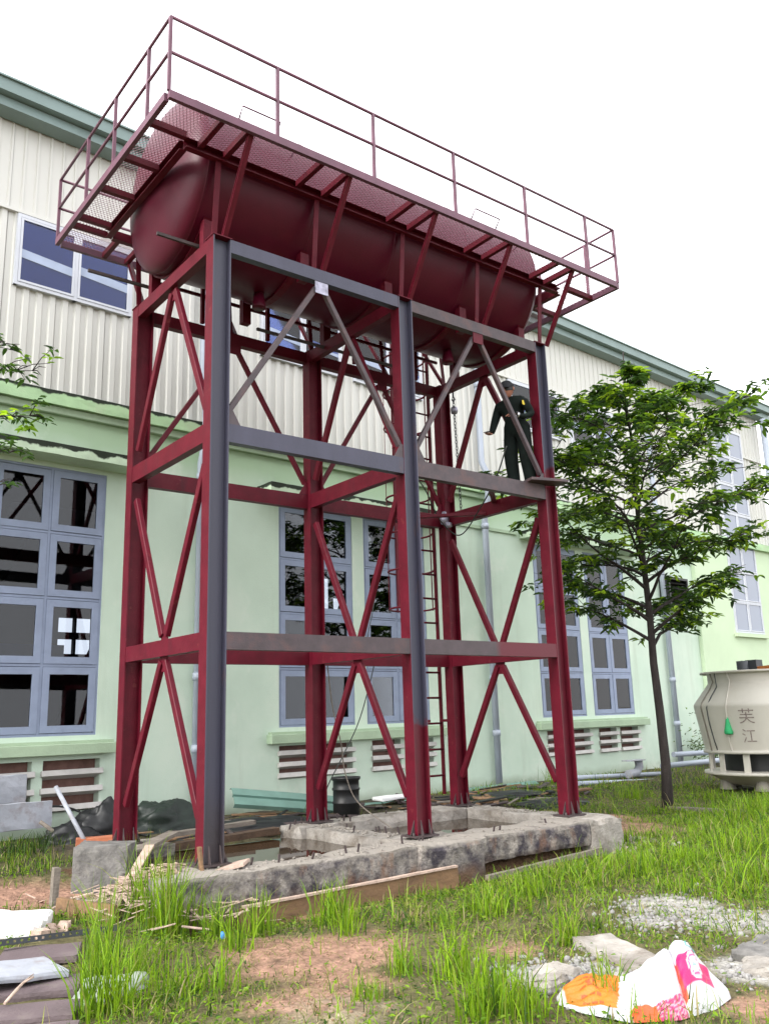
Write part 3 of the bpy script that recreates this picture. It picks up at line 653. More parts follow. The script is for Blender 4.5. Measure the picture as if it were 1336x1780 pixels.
# railing
RZ = .88; rr = .018
px_front = [XA, .45, 1.78, 3.08, 4.40, 5.68, XB]; py_side = [-.05, .90, 1.80]
posts = [(x, YA) for x in px_front]+[(x, YB) for x in px_front]+[(XA, y) for y in py_side]+[(XB, y) for y in py_side]
for (x, y) in posts: MB().bar((x, y, ZWK-.001), (x, y, ZWK+RZ-.001), .034, .034, (1, 0, 0)).build('railing_post', M['rail'], walk)
for h in (RZ, RZ*.52):
    for p, q in [((XA, YA), (XB, YA)), ((XB, YA), (XB, YB)), ((XB, YB), (XA, YB)), ((XA, YB), (XA, YA))]:
        k = .03; d = (Vector(q)-Vector(p)).normalized(); o = Vector((d.y, -d.x))*.0
        MB().tube([(*(Vector(p)+o), ZWK+h), (*(Vector(q)+o), ZWK+h)], rr, 8).build('handrail', M['rail'], walk)
# loose bars sticking out of the top frame
for y, x0, x1, z in ((.5, -.44, .16, 6.60), (2.1, -.65, .2, 6.80), (1.7, 1.5, 4.0, 6.42)):
    MB().bar((x0, y, z), (x1, y, z), .035, .035).build('projecting_bar', M['darkfoot'], T)
for x in (.9, 1.9, 3.4, 4.6):   # rails and hangers under the tank at the back
    MB().bar((x, W+.02, 6.5), (x, W+.02, 7.4), .05, .05).build('hanger', M['red'], T)
MB().bar((.2, W+.06, 6.92), (5.1, W+.06, 6.92), .03, .04).build('pipe_rail', M['red'], T)

# ------------------------------------------------------------------ tank
tk = thing('storage_tank', 'large dark red horizontal cylindrical tank with dished ends on top of the tower', 'tank', (2.64, YT, ZT-RT))
hp = [(RT*math.sin(a), XS-HDP*math.cos(a)) for a in np.linspace(.0, PI/2, 14)]
MB().lathe([(RT, XS), (RT, 1.4), (RT, 1.404), (RT, 2.7), (RT, 2.704), (RT, 4.0), (RT, XE)], 72, (0, YT, ZT), 'X').build('shell', M['tank'], tk)
MB().lathe([(max(r, .001), h) for r, h in hp], 72, (0, YT, ZT), 'X').build('head', M['tank'], tk)
MB().lathe([(max(r, .001), XE+(XS-h)) for r, h in hp][::-1], 72, (0, YT, ZT), 'X').build('head', M['tank'], tk)
for x in (XS, 1.40, 2.64, 3.90, XE):
    MB().lathe([(RT-.002, x-.012), (RT+.004, x-.006), (RT+.004, x+.006), (RT-.002, x+.012)], 72, (0, YT, ZT), 'X').build('weld_seam', M['tank'], tk)
def loop(x0, x1, ang, h=.14):
    a = math.radians(ang); n = Vector((0, -math.sin(a), math.cos(a))); c = Vector((0, YT, ZT))+n*(RT-.01)
    P = [c+Vector((x0, 0, 0)), c+n*h+Vector((x0, 0, 0)), c+n*h+Vector((x1, 0, 0)), c+Vector((x1, 0, 0))]
    MB().tube(P, .011, 8).build('handle', M['rail'], tk)
for x0, x1 in ((.55, 1.08), (4.42, 4.92)):
    loop(x0, x1, 72); loop(x0, x1, 38, .16); loop(x0, x1, -20, .16)
for x in (1.2, 4.4): MB().lathe([(.05, -.18), (.05, .1), (.09, -.18), (.09, -.2), (.001, -.2)], 16, (x, YT, ZT-RT)).build('nozzle', M['tank'], tk)

# ------------------------------------------------------------------ caged ladder on the back of the tower
ld = thing('caged_ladder', 'dark red caged access ladder behind the middle column', 'ladder', (4.95, 2.5, .15))
LX0, LX1, LY = 4.72, 5.16, 2.47
for x in (LX0, LX1): MB().bar((x, LY, .15), (x, LY, 8.3), .06, .025, (1, 0, 0)).build('stile', M['red'], ld)
z = .42
while z < 8.2:
    MB().tube([(LX0, LY, z), (LX1, LY, z)], .016, 8).build('rung', M['red'], ld); z += .38
xc = (LX0+LX1)/2
hz = [2.95, 3.55, 4.15, 4.75, 5.35, 5.95, 6.55, 7.15]
for z in hz:
    P = [(xc+.36*math.cos(a), LY+.05+.36+.36*math.sin(a)*1.0, z) for a in np.linspace(-2.6+PI*0, PI+2.6-PI, 18)]
    P = [(LX1, LY+.012, z)]+[(xc+.36*math.cos(a), LY+.34+.36*math.sin(a), z) for a in np.linspace(-.55, PI+.55, 18)]+[(LX0, LY+.012, z)]
    MB().tube(P, .016, 6).build('cage_hoop', M['red'], ld)
for a in (-.3, .5, PI/2, PI-.5, PI+.3):
    p = (xc+.36*math.cos(a), LY+.34+.36*math.sin(a)); MB().bar((*p, hz[0]-.02), (*p, hz[-1]+.3), .03, .008, (math.cos(a), math.sin(a), 0)).build('cage_bar', M['red'], ld)
for z in (1.2, 4.26, 6.4): MB().box((LX0-.01, W+BD-.01, z), (LX0+.03, LY-.013, z+.04)).box((LX1-.03, W+BD-.01, z), (LX1+.01, LY-.013, z+.04)).build('stand_off', M['red'], ld)

# ------------------------------------------------------------------ hoist chain, cables, plank
def torus_link(c, d, a, R=.022, r=.006):
    d = Vector(d).normalized(); a = (Vector(a)-d*Vector(a).dot(d)).normalized(); c = Vector(c)
    return [c+d*(1.5*R*math.cos(t))+a*(R*.8*math.sin(t)) for t in np.linspace(0, 2*PI, 13)]
hc = thing('hoist_chain', 'dark steel lifting chain hanging in the rear right bay of the tower', 'chain', (5.2, 1.9, 4.4))
mb = MB(); z = 6.25; k = 0
while z > 4.42:
    p = Vector((5.20+.05*(6.25-z)/1.8, 1.90, z)); mb.tube(torus_link(p, (0, 0, 1), (1, .3, 0) if k % 2 else (.3, -1, 0)), .006, 5, cap=False); z -= .052; k += 1
mb.build('chain_links', M['chain'], hc)
MB().tube([(5.2, 1.9, 6.40), (5.2, 1.9, 6.28), (5.235, 1.9, 6.24), (5.2, 1.9, 6.2), (5.17, 1.9, 6.23)], .014, 8).build('hook', M['chain'], hc)
MB().lathe([(.001, -.07), (.05, -.05), (.06, 0), (.05, .05), (.001, .07)], 12, (5.21, 1.9, 6.05)).build('swivel', M['greyweld'], hc)
tag(MB().lathe([(.001, -.10), (.06, -.07), (.075, .0), (.05, .07), (.03, .12), (.001, .13)], 12, (5.0, 2.02, 4.26)).lathe([(.001, -.05), (.05, -.03), (.05, .03), (.001, .05)], 10, (5.02, 1.95, 4.16)).build('pulley_block', M['greyweld'], smooth_all=True), 'small pale metal pulley block on the rear right column joint', 'pulley')
def cable(pts, r, label, cat='cable', m='cable'):
    P = []; pts = [Vector(p) for p in pts]
    for i in range(len(pts)-1):
        p0, p1, p2, p3 = pts[max(i-1, 0)], pts[i], pts[i+1], pts[min(i+2, len(pts)-1)]
        for t in np.linspace(0, 1, 8, endpoint=False):
            P.append(.5*((2*p1)+(-p0+p2)*t+(2*p0-5*p1+4*p2-p3)*t*t+(-p0+3*p1-3*p2+p3)*t**3))
    P.append(pts[-1]); return tag(MB().tube(P, r, 6).build('cable', M[m]), label, cat)
cable([ONY(568, 1150, 2.3), ONY(578, 1230, 2.3), ONY(592, 1290, 2.2), ONY(600, 1345, 2.1), ONY(622, 1395, 1.9), G(682, 1441, -.005)], .008, 'grey cord hanging from the low rear beam and trailing onto the foundation', m='oldwood')
cable([ONY(655, 1120, 2.35), ONY(648, 1165, 2.4), ONY(625, 1250, 2.45), ONY(598, 1310, 2.5), ONY(566, 1376, 2.55), G(560, 1422, -.14)], .008, 'thin black cord slanting down to the ground left of the barrel')
cable([ONY(700, 800, .9), ONY(738, 850, 1.4), ONY(765, 905, 1.8), ONY(800, 930, 1.9), ONY(836, 880, 1.0), ONY(862, 830, .4), ONY(880, 775, .15)], .010, 'black cable looping below the worker over the mid beams')
cable([ONY(672, 905, 2.3), ONY(660, 985, 2.35), ONY(648, 1060, 2.35), ONY(640, 1100, 2.3), ONY(634, 1160, 2.3)], .007, 'thin black cord hanging in front of the second blue framed window')
tag(MB().box((4.22, .18, 4.3625), (5.16, .50, 4.386)).build('scaffold_plank', M['rotwood'], bevel=.004), 'dark board behind the mid beam that the worker stands on', 'plank')
# plank across the corner where the worker stands
pk = MB(); a, b = Vector((4.74, .02, 4.366)), Vector((5.30, -.14, 4.372))
d = (b-a).normalized(); pk.bar(a+Vector((0, 0, .02)), b+Vector((0, 0, .02)), .26, .04)
tag(pk.build('scaffold_plank', M['brown'], bevel=.004), 'short brown board laid across the beam corner at the worker\'s feet', 'plank')

# ------------------------------------------------------------------ concrete foundation, water
fd = thing('concrete_foundation', 'cracked stained concrete foundation frame under the tower', 'foundation', (2.6, 1.1, -.5))
rough_box((-.55, -.42, -.55), (2.25, -.02, -.012), 0, 36, 8, 7, .022, 1, 3, crumble=.05).build('front_beam', M['concrete'], fd)
rough_box((2.22, -.50, -.55), (3.15, .27, -.006), 0, 14, 9, 8, .03, 2, 3, crumble=.06).build('pedestal', M['concrete'], fd)
rough_box((3.1, -.40, -.30), (5.05, .12, -.010), 0, 24, 8, 5, .025, 3, 3, crumble=.06).build('front_beam', M['concrete'], fd)
rough_box((4.98, -.42, -.55), (5.62, .42, -.004), 0, 9, 10, 8, .025, 4, 3, crumble=.07).build('pedestal', M['concrete_l'], fd)
rough_box((5.08, .40, -.5), (5.48, 1.92, -.014), 0, 9, 16, 6, .022, 5, 3, crumble=.05).build('side_beam', M['concrete_l'], fd)
rough_box((2.36, .24, -.5), (2.74, 1.95, -.02), 0, 8, 18, 6, .025, 6, 3, crumble=.06).build('middle_beam', M['concrete_l'], fd)
rough_box((2.25, 1.92, -.5), (5.6, 2.42, -.010), 0, 40, 8, 6, .028, 7, 3, crumble=.06).build('back_beam', M['concrete_l'], fd)
rough_box((-.35, 1.9, -.5), (.6, 2.5, -.010), 0, 12, 8, 6, .022, 8, 3, crumble=.05).build('pedestal', M['concrete'], fd)
rough_box((-.14, -.06, -.5), (.36, .32, -.008), 0, 7, 6, 6, .02, 18, 3, crumble=.05).build('pedestal', M['concrete'], fd)
for k in range(26):
    a = random.choice([(random.uniform(.3, 5.3), random.uniform(-.3, -.06)), (random.uniform(2.2, 5.4), random.uniform(1.9, 2.4)), (random.uniform(2.45, 2.9), random.uniform(.4, 1.8))])
    hgt = random.uniform(.03, .08); MB().bar((a[0], a[1], -.04), (a[0]+random.uniform(-.02, .02), a[1]+random.uniform(-.02, .02), hgt-.01), .016, .016, (1, 0, 0)).build('rebar_stub', M['darkfoot'], fd)
wt = bpy.data.materials.new('muddy_water'); wt.use_nodes = True; b = wt.node_tree.nodes['Principled BSDF']
b.inputs['Base Color'].default_value = (.035, .02, .009, 1); b.inputs['Roughness'].default_value = .03; b.inputs['IOR'].default_value = 1.33
tn = wt.node_tree.nodes.new('ShaderNodeTexNoise'); tn.inputs['Scale'].default_value = 6; bp = wt.node_tree.nodes.new('ShaderNodeBump'); bp.inputs['Strength'].default_value = .04; bp.inputs['Distance'].default_value = .01
wt.node_tree.links.new(tn.outputs['Fac'], bp.inputs['Height']); wt.node_tree.links.new(bp.outputs[0], b.inputs['Normal'])
wa = MB().add([(-.3, -.2, -.15), (5.3, -.2, -.15), (5.3, 2.2, -.15), (-.3, 2.2, -.15)], [(0, 1, 2, 3)]).build('puddle_water', wt); wa['kind'] = 'structure'

# ------------------------------------------------------------------ timber, blocks and rubbish round the foundation
def plank(p, q, wd, h, m, label, name='timber_plank', up=(0, 0, 1), sag=0, seed=0, group=None):
    p, q = Vector(p), Vector(q); d = q-p; L = d.length
    mb = rough_box((0, -wd/2, -h/2), (L, wd/2, h/2), 0, max(4, int(L/.12)), 2, 2, min(.006, h*.15), seed, 4)
    x = d.normalized(); u = Vector(up); y = u.cross(x).normalized(); z = x.cross(y); R = Matrix((x, y, z)).transposed().to_4x4()
    return tag(mb.build(name, M[m], frame=Matrix.Translation(p) @ R), label, 'plank', group)
FG = 'formwork boards along the foundation'
plank((.10, -.52, -.40), (2.55, -.66, -.33), .035, .22, 'wood', 'long brown formwork board leaning along the front of the foundation', seed=1)
plank((.12, -.535, -.282), (2.53, -.675, -.212), .05, .02, 'pinkwood', 'pale thin lath along the top edge of the long formwork board', seed=21)
plank((2.05, -.95, -.42), (.55, -.80, -.42), .14, .04, 'wood', 'flat brown board on the ground below the long formwork board', seed=2)
plank((3.0, -.62, -.40), (5.0, -.55, -.33), .06, .05, 'oldwood', 'thin grey batten lying below the right half of the foundation', seed=3)
plank((3.0, -.85, -.42), (4.4, -.72, -.43), .12, .03, 'pinkwood', 'pale thin board on the grass edge in front of the right foundation', seed=4)
a, b = G(100, 1575, -.25), G(200, 1590, -.27); plank(a, b, .05, .14, 'wood', 'brown board in front of the loose concrete block', seed=5)
a = G(92, 1578); plank((a.x, a.y, -.42), (a.x+.02, a.y+.02, .02), .09, .06, 'oldwood', 'upright grey-brown timber stake left of the loose concrete block', seed=6, up=(1, 0, 0))
plank((-.6, .62, -.25), (.35, -.2, .03), .30, .03, 'pinkwood', 'wide pale splintered board leaning against the front left column foot', seed=7)
plank((-.75, .25, -.28), (-.05, 1.1, .10), .09, .02, 'pinkwood', 'narrow pale splintered lath left of the front left column', seed=8)
plank((-.05, -.1, -.1), (-.08, -.08, .2), .06, .025, 'wood', 'short upright orange-brown wood offcut beside the front left column', seed=9, up=(1, 0, 0))
plank((.02, 1.62, -.02), (.62, 1.98, .09), .16, .04, 'oldwood', 'grey broken board over the water beside the rear left column', seed=10)
plank((.62, 2.22, -.10), (2.2, 2.36, -.07), .14, .08, 'rotwood', 'rotten brown board along the rear left edge of the water', seed=11)
plank((.72, 2.48, .0), (2.0, 2.62, .03), .12, .05, 'oldwood', 'dark old timber behind the rear left edge of the water', seed=12)
a, b = G(1163, 1410), G(1292, 1417); plank(a+Vector((0, 0, .04)), b+Vector((0, 0, .05)), .10, .06, 'oldwood', 'long grey-brown timber lying in the grass right of the tree', seed=13)
# splinter heap: many thin strips, one heap
mb = MB()
for k in range(430):
    c = Vector((random.gauss(-.25, .30), random.gauss(.40, .45), 0)); c.z = -.30+.28*math.exp(-((c.x+.2)**2+(c.y-.3)**2)/.25)+random.uniform(-.02, .05)
    a = random.gauss(-.7, .7); L = random.uniform(.08, .34); d = Vector((math.cos(a), math.sin(a), random.uniform(-.25, .35)))*L
    mb.bar(c-d/2, c+d/2, random.uniform(.008, .03), random.uniform(.003, .008), (random.uniform(-.3, .3), random.uniform(-.3, .3), 1))
o = mb.build('wood_splinters', M['pinkwood']); o['kind'] = 'stuff'; o['label'] = 'heap of pale wood splinters at the front left column foot'; o['category'] = 'debris'
# rubble patches made of real stones
def stones(name, pts, m, label):
    bm = bmesh.new(); bmesh.ops.create_icosphere(bm, subdivisions=1, radius=1); bv = np.array([v.co[:] for v in bm.verts]); bf = np.array([[v.index for v in f.verts] for f in bm.faces]); bm.free()
    Vs, Fs = [], []
    for k, (x, y, z, r) in enumerate(pts):
        R = np.array(Matrix.Rotation(random.uniform(0, 6), 3, 'Z') @ Matrix.Rotation(random.uniform(0, 6), 3, 'X'))
        sc = np.array([random.uniform(.7, 1.3), random.uniform(.6, 1.1), random.uniform(.5, .9)])*r
        vv = (bv*(1+rng.uniform(-.22, .22, (len(bv), 1))))*sc @ R.T+np.array([x, y, z]); Vs.append(vv); Fs.append(bf+len(bv)*k)
    o = np_mesh(name, np.concatenate(Vs), np.concatenate(Fs), m); o['kind'] = 'stuff'; o['label'] = label; o['category'] = 'gravel'; return o
def scatter(L, n, r0, r1):
    out = []
    for _ in range(n):
        c, R, w_ = random.choice(L); x, y = c[0]+random.gauss(0, R*.62), c[1]+random.gauss(0, R*.62); r = r0+(r1-r0)*random.random()**2.5; out.append((x, y, zg((x, y))+r*.25, r))
    return out
stones('gravel', scatter(GRAV[:6], 1700, .006, .03), M['stone'], 'pale crushed stone scattered in the grass right of the sack')
stones('rubble', [(x, y, zg((x, y))+r*.3, r) for x, y, r in [(random.uniform(-.9, -.2), random.uniform(.7, 1.25), random.uniform(.01, .035)) for _ in range(160)]+[(random.gauss(5.65, .25), random.gauss(-.45, .18), random.uniform(.01, .045)) for _ in range(170)]], M['concrete_l'], 'broken concrete crumbs at both ends of the foundation')
stones('soil_crumbs', [(x, y, zg((x, y))+r*.2, r) for x, y, r in [(c[0]+random.gauss(0, R*.6), c[1]+random.gauss(0, R*.6), random.uniform(.003, .012)) for c, R, _ in SOIL for _ in range(150)]], mat('red_soil', (.25, .15, .10), .95, .3, 12, .4), 'loose reddish soil crumbs on the bare patches')
cr_ = []
for _ in range(420):
    a, b, c, d = random.choice([(-.5, 5.4, -.36, -.06), (-.5, 2.3, -.36, -.06), (2.3, 5.5, 2.0, 2.36), (2.42, 2.68, .3, 1.9), (5.14, 5.42, .4, 1.9)])
    cr_.append((random.uniform(a, b), random.uniform(c, d), -.008, random.uniform(.004, .022)))
stones('mortar_crumbs', cr_, M['concrete'], 'mortar crumbs and dirt on top of the foundation beams')
# scraps between tower and wall
mb = MB()
for k in range(190):
    x = random.uniform(.4, 9.5); y = random.uniform(2.62, 4.3)+.06*x; z = zg((x, y))+random.uniform(.01, .09); a = random.gauss(.1, .6); L = random.uniform(.12, .8)
    d = Vector((math.cos(a), math.sin(a), random.gauss(0, .06)))*L/2; p = Vector((x, y, z)); mb.bar(p-d, p+d, random.uniform(.02, .14), random.uniform(.008, .03), (random.gauss(0, .2), random.gauss(0, .2), 1), random.choice((0, 0, 1, 1, 2, 3)))
o = mb.build('wood_scraps', [M['wood'], M['darkfoot'], M['oldwood'], M['black']]); o['kind'] = 'stuff'; o['label'] = 'scattered dark wood and metal scraps between tower and wall'; o['category'] = 'debris'
# loose concrete pieces
p0 = G(120, 1562, -.36); rb = rough_box((0, 0, 0), (.56, .42, .50), 0, 8, 6, 7, .016, 9, 4, crumble=.02)
tag(rb.build('concrete_block', M['concrete_d'], frame=Matrix.Translation((p0.x, p0.y, -.37)) @ Matrix.Rotation(-.58, 4, 'Z') @ Matrix.Rotation(.02, 4, 'Y')), 'large dark grey loose concrete block left of the tower foot', 'concrete block')
sA = G(1040, 1645); sB = G(1165, 1700); ang = math.atan2(sB.y-sA.y, sB.x-sA.x); ln = (sB-sA).length
tag(rough_box((-.1, -.16, -.08), (ln+.1, .16, .03), 0, 26, 9, 4, .010, 10, 5, crumble=.02).build('concrete_slab', M['concrete_l'], frame=Matrix.Translation((sA.x, sA.y, -.31)) @ Matrix.Rotation(ang, 4, 'Z') @ Matrix.Rotation(.03, 4, 'Y')), 'pale broken concrete slab lying behind the white sack', 'concrete slab')
c = G(955, 1705); tag(rough_box((c.x-.22, c.y-.12, -.38), (c.x+.22, c.y+.13, -.285), .3, 16, 14, 4, .03, 11, 5, crumble=.03).build('concrete_slab', M['concrete_l']), 'small flat pale concrete lump left of the white sack', 'concrete slab')
c = G(1330, 1690); tag(rough_box((c.x-.08, c.y-.2, -.4), (c.x+.3, c.y+.2, -.295), .5, 16, 14, 4, .03, 12, 5, crumble=.04).build('concrete_slab', M['concrete_l']), 'flat grey concrete lump at the right edge right of the sack', 'concrete slab')
c = G(1345, 1655); tag(rough_box((c.x-.3, c.y-.2, -.4), (c.x+.3, c.y+.2, -.29), .2, 16, 14, 4, .03, 13, 5, crumble=.04).build('concrete_slab', M['concrete_d']), 'dark grey concrete lump at the right edge above the flat lump', 'concrete slab')

# ------------------------------------------------------------------ things along the factory wall
def heap(name, c, rx, ry, h, m, seed, label, rot=0):
    mb = MB(); n, k = 44, 20; vs = []
    for i in range(k+1):
        t = i/k
        for j in range(n):
            a = 2*PI*j/n; r = math.sin(t*PI/2); z = math.cos(t*PI/2)
            q = Vector((math.cos(a)*r, math.sin(a)*r, z)); f = 1+.30*noise.noise(q*1.6+Vector((seed*5, 0, 0)))+.13*noise.noise(q*4.5+Vector((0, seed*3, 0)))
            # crisp folds
            f += .07*abs(noise.noise(q*7+Vector((seed, 2, 3))))
            x, y = q.x*rx*f, q.y*ry*f; vs.append((c[0]+x*math.cos(rot)-y*math.sin(rot), c[1]+x*math.sin(rot)+y*math.cos(rot), c[2]-.03+max(0, q.z)*h*f))
    fs = [(i*n+j, i*n+(j+1) % n, (i+1)*n+(j+1) % n, (i+1)*n+j)[::-1] for i in range(k) for j in range(n)]
    mb.add(vs, fs, 0, True); return tag(mb.build(name, M[m]), label, 'tarp')
def wg(u, v): 
    p = G(u, v, -.17); return p
def wbase(u, off):
    """point on the ground 'off' metres in front of the factory wall, in pixel column u"""
    lo = None
    for it in range(60):
        pass
    d = ray(u, 1420); n = WM.to_3x3() @ Vector((0, -1, 0)); P0 = WP(0, off, 0)
    t = (P0-Vector(CAM)).dot(n)/Vector(d).dot(n); p = Vector(CAM+d*t); return Vector((p.x, p.y, zg(p)))
heap('tarp_heap', wbase(285, .8), .55, .35, .42, 'tarp', 1, 'crumpled dark green tarpaulin heap between the two left columns')
heap('tarp_heap', wbase(180, .8), .38, .3, .50, 'black', 2, 'black plastic sheet heap left of the rear left column')
heap('tarp_heap', wbase(128, .9), .42, .28, .26, 'black', 3, 'low black plastic heap at the foot of the leaning rod')
heap('tarp_heap', wbase(960, 2.6), .8, .35, .13, 'black', 4, 'flat black plastic sheeting behind the front right column foot')
heap('tarp_heap', wbase(880, 1.5), .9, .4, .12, 'black', 5, 'flat dark plastic sheeting right of the rear right column')
heap('tarp_heap', wbase(440, 1.6), .9, .4, .16, 'black', 6, 'dark plastic scrap below the left end of the green sheet metal')
# bent green sheet metal lengths lying along the wall
def gutter_strip(p, q, label, wd=.26, seed=0, tilt=.5):
    p, q = Vector(p), Vector(q); mb = MB()
    poly = [(-wd/2, .0), (-wd/2+.02, .06), (-.02, .07), (0, .03), (.02, .07), (wd/2-.02, .06), (wd/2, 0), (wd/2, -.006), (wd/2-.022, .052), (.022, .062), (0, .022), (-.022, .062), (-wd/2+.022, .052), (-wd/2, -.006)]
    c, s = math.cos(tilt), math.sin(tilt); poly = [(x*c-y*s, x*s+y*c) for x, y in poly]
    mb.prof(p, q, poly[::-1]); return tag(mb.build('sheet_metal_strip', M['greensheet']), label, 'sheet metal', 'green sheet metal lengths along the wall')
gutter_strip(ONY(402, 1388, 4.35), ONY(600, 1402, 4.30), 'folded green sheet metal strip between the front left and rear middle columns', .32, 1, -.9)
gutter_strip(ONY(600, 1412, 4.5), ONY(830, 1392, 4.7), 'green sheet metal strip behind the barrel and middle column', .28, 2, -.5)
gutter_strip(ONY(800, 1384, 5.0), ONY(935, 1368, 5.15), 'short green sheet metal strip at the foot of the middle downpipe', .3, 3, -.6)
p = ONY(690, 1386, 4.35); tag(rough_box((p.x-.45, p.y-.14, p.z-.02), (p.x+.5, p.y+.14, p.z+.03), .05, 8, 3, 2, .012, 14).build('white_board', M['white']), 'white crumpled sheet lying on the green metal behind the middle column', 'sheet')
p = wbase(30, .55); p = WP(-.55, .6, .0); tag(rough_box((p.x-.5, p.y-.03, .02), (p.x+.52, p.y+.03, .36), .1, 10, 2, 5, .012, 15).build('white_board', M['greyp'], ), 'pale speckled slab propped on edge at the far left below the vents', 'slab')
pn = WP(-.62, .20, .5); tag(rough_box((pn.x-.35, pn.y-.02, .32), (pn.x+.38, pn.y+.02, .70), .05, 8, 2, 5, .02, 16, 3).build('metal_sheet', M['greyp']), 'bent grey metal sheet stuck in the left vent', 'sheet')
# barrel
bp_ = ONY(602, 1420, 3.85); bz = zg(bp_); br = thing('barrel', 'black ribbed plastic barrel behind the rear middle column', 'barrel', (bp_.x, bp_.y, bz))
pr = [(.001, 0), (.19, 0), (.205, .02), (.205, .17), (.22, .185), (.22, .205), (.205, .22), (.205, .37), (.22, .385), (.22, .405), (.205, .42), (.205, .52), (.222, .53), (.222, .56), (.19, .56), (.185, .52), (.001, .50)]
MB().lathe(pr, 28, (bp_.x, bp_.y, bz)).build('body', M['black'], br)
MB().lathe([(.212, .545), (.23, .545), (.23, .575), (.212, .575), (.212, .545)], 28, (bp_.x, bp_.y, bz)).build('rim', M['black'], br)
# leaning rod, dark pole and hose left
a = G(152, 1472, -.14); tag(MB().tube([a, ONY(97, 1368, a.y+.55)], .028, 10).build('leaning_rod', M['greyp']), 'whitish metal rod leaning against the left vents', 'rod')
a = G(120, 1465, -.15); tag(MB().tube([a, (a.x-.35, a.y+.1, a.z+.28)], .025, 8).build('wood_stick', M['oldwood']), 'short grey stick left of the leaning rod', 'stick')
cable([WP(-1.2, .25, .25), WP(-.4, .2, .22), WP(.2, .22, .24), WP(.55, .35, .1), WP(.8, .7, -.1), WP(1.0, 1.3, -.14)], .016, 'thick black hose drooping along the left vents', 'hose', 'black')
p = G(165, 1466, -.12); tag(rough_box((p.x-.22, p.y-.10, -.2), (p.x+.22, p.y+.12, -.05), -.3, 4, 3, 3, .006, 17).build('orange_brick', M['brick']), 'orange brick slab behind the loose concrete block', 'brick')
# pipes lying by the wall on the right
for k, (u0, v0, u1, v1, y, r, lab) in enumerate([(1170, 1312, 1300, 1304, 4.6, .06, 'upper pale grey pipe lying along the wall behind the tree trunk'), (1150, 1332, 1290, 1318, 4.2, .06, 'lower pale grey pipe lying along the wall behind the tree trunk'), (1000, 1352, 1150, 1345, 4.6, .045, 'thin pale pipe on the ground left of the tree trunk'), (1005, 1362, 1150, 1357, 4.3, .045, 'second thin pale pipe on the ground left of the tree trunk')]):
    a, b = ONY(u0, v0, y), ONY(u1, v1, y); o = MB().tube([a, b], r, 10).build('ground_pipe', M['pipe']); tag(o, lab, 'pipe')
p = ONY(1105, 1335, 4.5)
tag(MB().tube([p+Vector((-.3, 0, -.12)), p+Vector((0, 0, -.1)), p+Vector((.12, 0, .02)), p+Vector((.1, 0, .16))], .09, 12).box(tuple(p+Vector((-.35, -.12, .15))), tuple(p+Vector((.2, .1, .17)))).build('pipe_elbow', M['greyp']), 'grey pipe elbow under a dark plate near the right vents', 'pipe elbow')

# ------------------------------------------------------------------ left foreground: paving pieces and scrap
tA, tB = G(0, 1790), G(140, 1790)
base_p = G(60, 1700, -.325)
for k, (u, v, wd, h, rz, z) in enumerate([(70, 1655, .55, .40, -.42, -.285), (62, 1712, .55, .34, -.45, -.29), (48, 1757, .55, .30, -.47, -.288), (30, 1800, .6, .34, -.45, -.285)]):
    c = G(u, v, z); mb = rough_box((-wd/2, -h/2, -.045), (wd/2, h/2, 0), 0, 8, 5, 2, .005, 20+k, 5)
    tag(mb.build('paving_slab', M['tile'], frame=Matrix.Translation((c.x, c.y, z)) @ Matrix.Rotation(rz, 4, 'Z') @ Matrix.Rotation(random.uniform(-.02, .02), 4, 'X')), ['dull brown paving slab nearest the perforated strip', 'second dull brown paving slab under the tilted grey slab', 'third dull brown paving slab at the left edge', 'lowest dull brown paving slab at the bottom left corner'][k], 'paving slab')
c = G(20, 1678, -.2); tag(rough_box((-.42, -.24, -.04), (.30, .24, 0), 0, 8, 5, 2, .008, 26, 5).build('stone_slab', M['greyp'], frame=Matrix.Translation((c.x, c.y, -.215)) @ Matrix.Rotation(.05, 4, 'Z') @ Matrix.Rotation(.1, 4, 'Y')), 'tilted pale grey slab resting on the brown paving slabs', 'stone slab')
c = G(28, 1618, -.3); heapo = rough_box((c.x-.28, c.y-.2, -.36), (c.x+.26, c.y+.2, -.17), -.5, 7, 6, 5, .04, 27, 4, crumble=.06); tag(heapo.build('rubble_lump', M['white']), 'white broken plaster lump at the left edge', 'rubble')
for k, (u, v) in enumerate([(85, 1625), (110, 1620), (68, 1635)]):
    c = G(u, v); tag(rough_box((c.x-.07, c.y-.05, -.34), (c.x+.07, c.y+.05, -.25), k, 4, 3, 3, .02, 30+k, 8).build('rubble_lump', M['pinkwood']), ['middle', 'right', 'left'][k]+' of the three small pinkish rubble bits beside the white plaster lump', 'rubble')
# perforated strip: a slotted angle with real holes
pa, pb = G(-20, 1648, -.24), G(205, 1618, -.26); d = (pb-pa); L = d.length; x = d.normalized(); ps = thing('perforated_strip', 'dark perforated metal strip lying across the left foreground slabs', 'metal strip', pa)
hl = [(k*.05+.02, k*.05+.038, .012, .030) for k in range(int(L/.05)-1)]
mb = MB(); xs2 = sorted({0, L, *[v for h in hl for v in h[:2]]})
y_ = Vector((0, 0, 1)).cross(x).normalized(); up_ = Vector((0, 0, 1))
for i in range(len(xs2)-1):
    a, b = xs2[i], xs2[i+1]; hole = any(abs(h[0]-a) < 1e-6 for h in hl)
    for (c, e) in ([(0, .012), (.030, .042)] if hole else [(0, .042)]):
        mb.add([pa+x*a+up_*c, pa+x*b+up_*c, pa+x*b+up_*e, pa+x*a+up_*e], [(0, 1, 2, 3)]); mb.add([pa+x*a+up_*c+y_*.003, pa+x*b+up_*c+y_*.003, pa+x*b+up_*e+y_*.003, pa+x*a+up_*e+y_*.003], [(3, 2, 1, 0)])
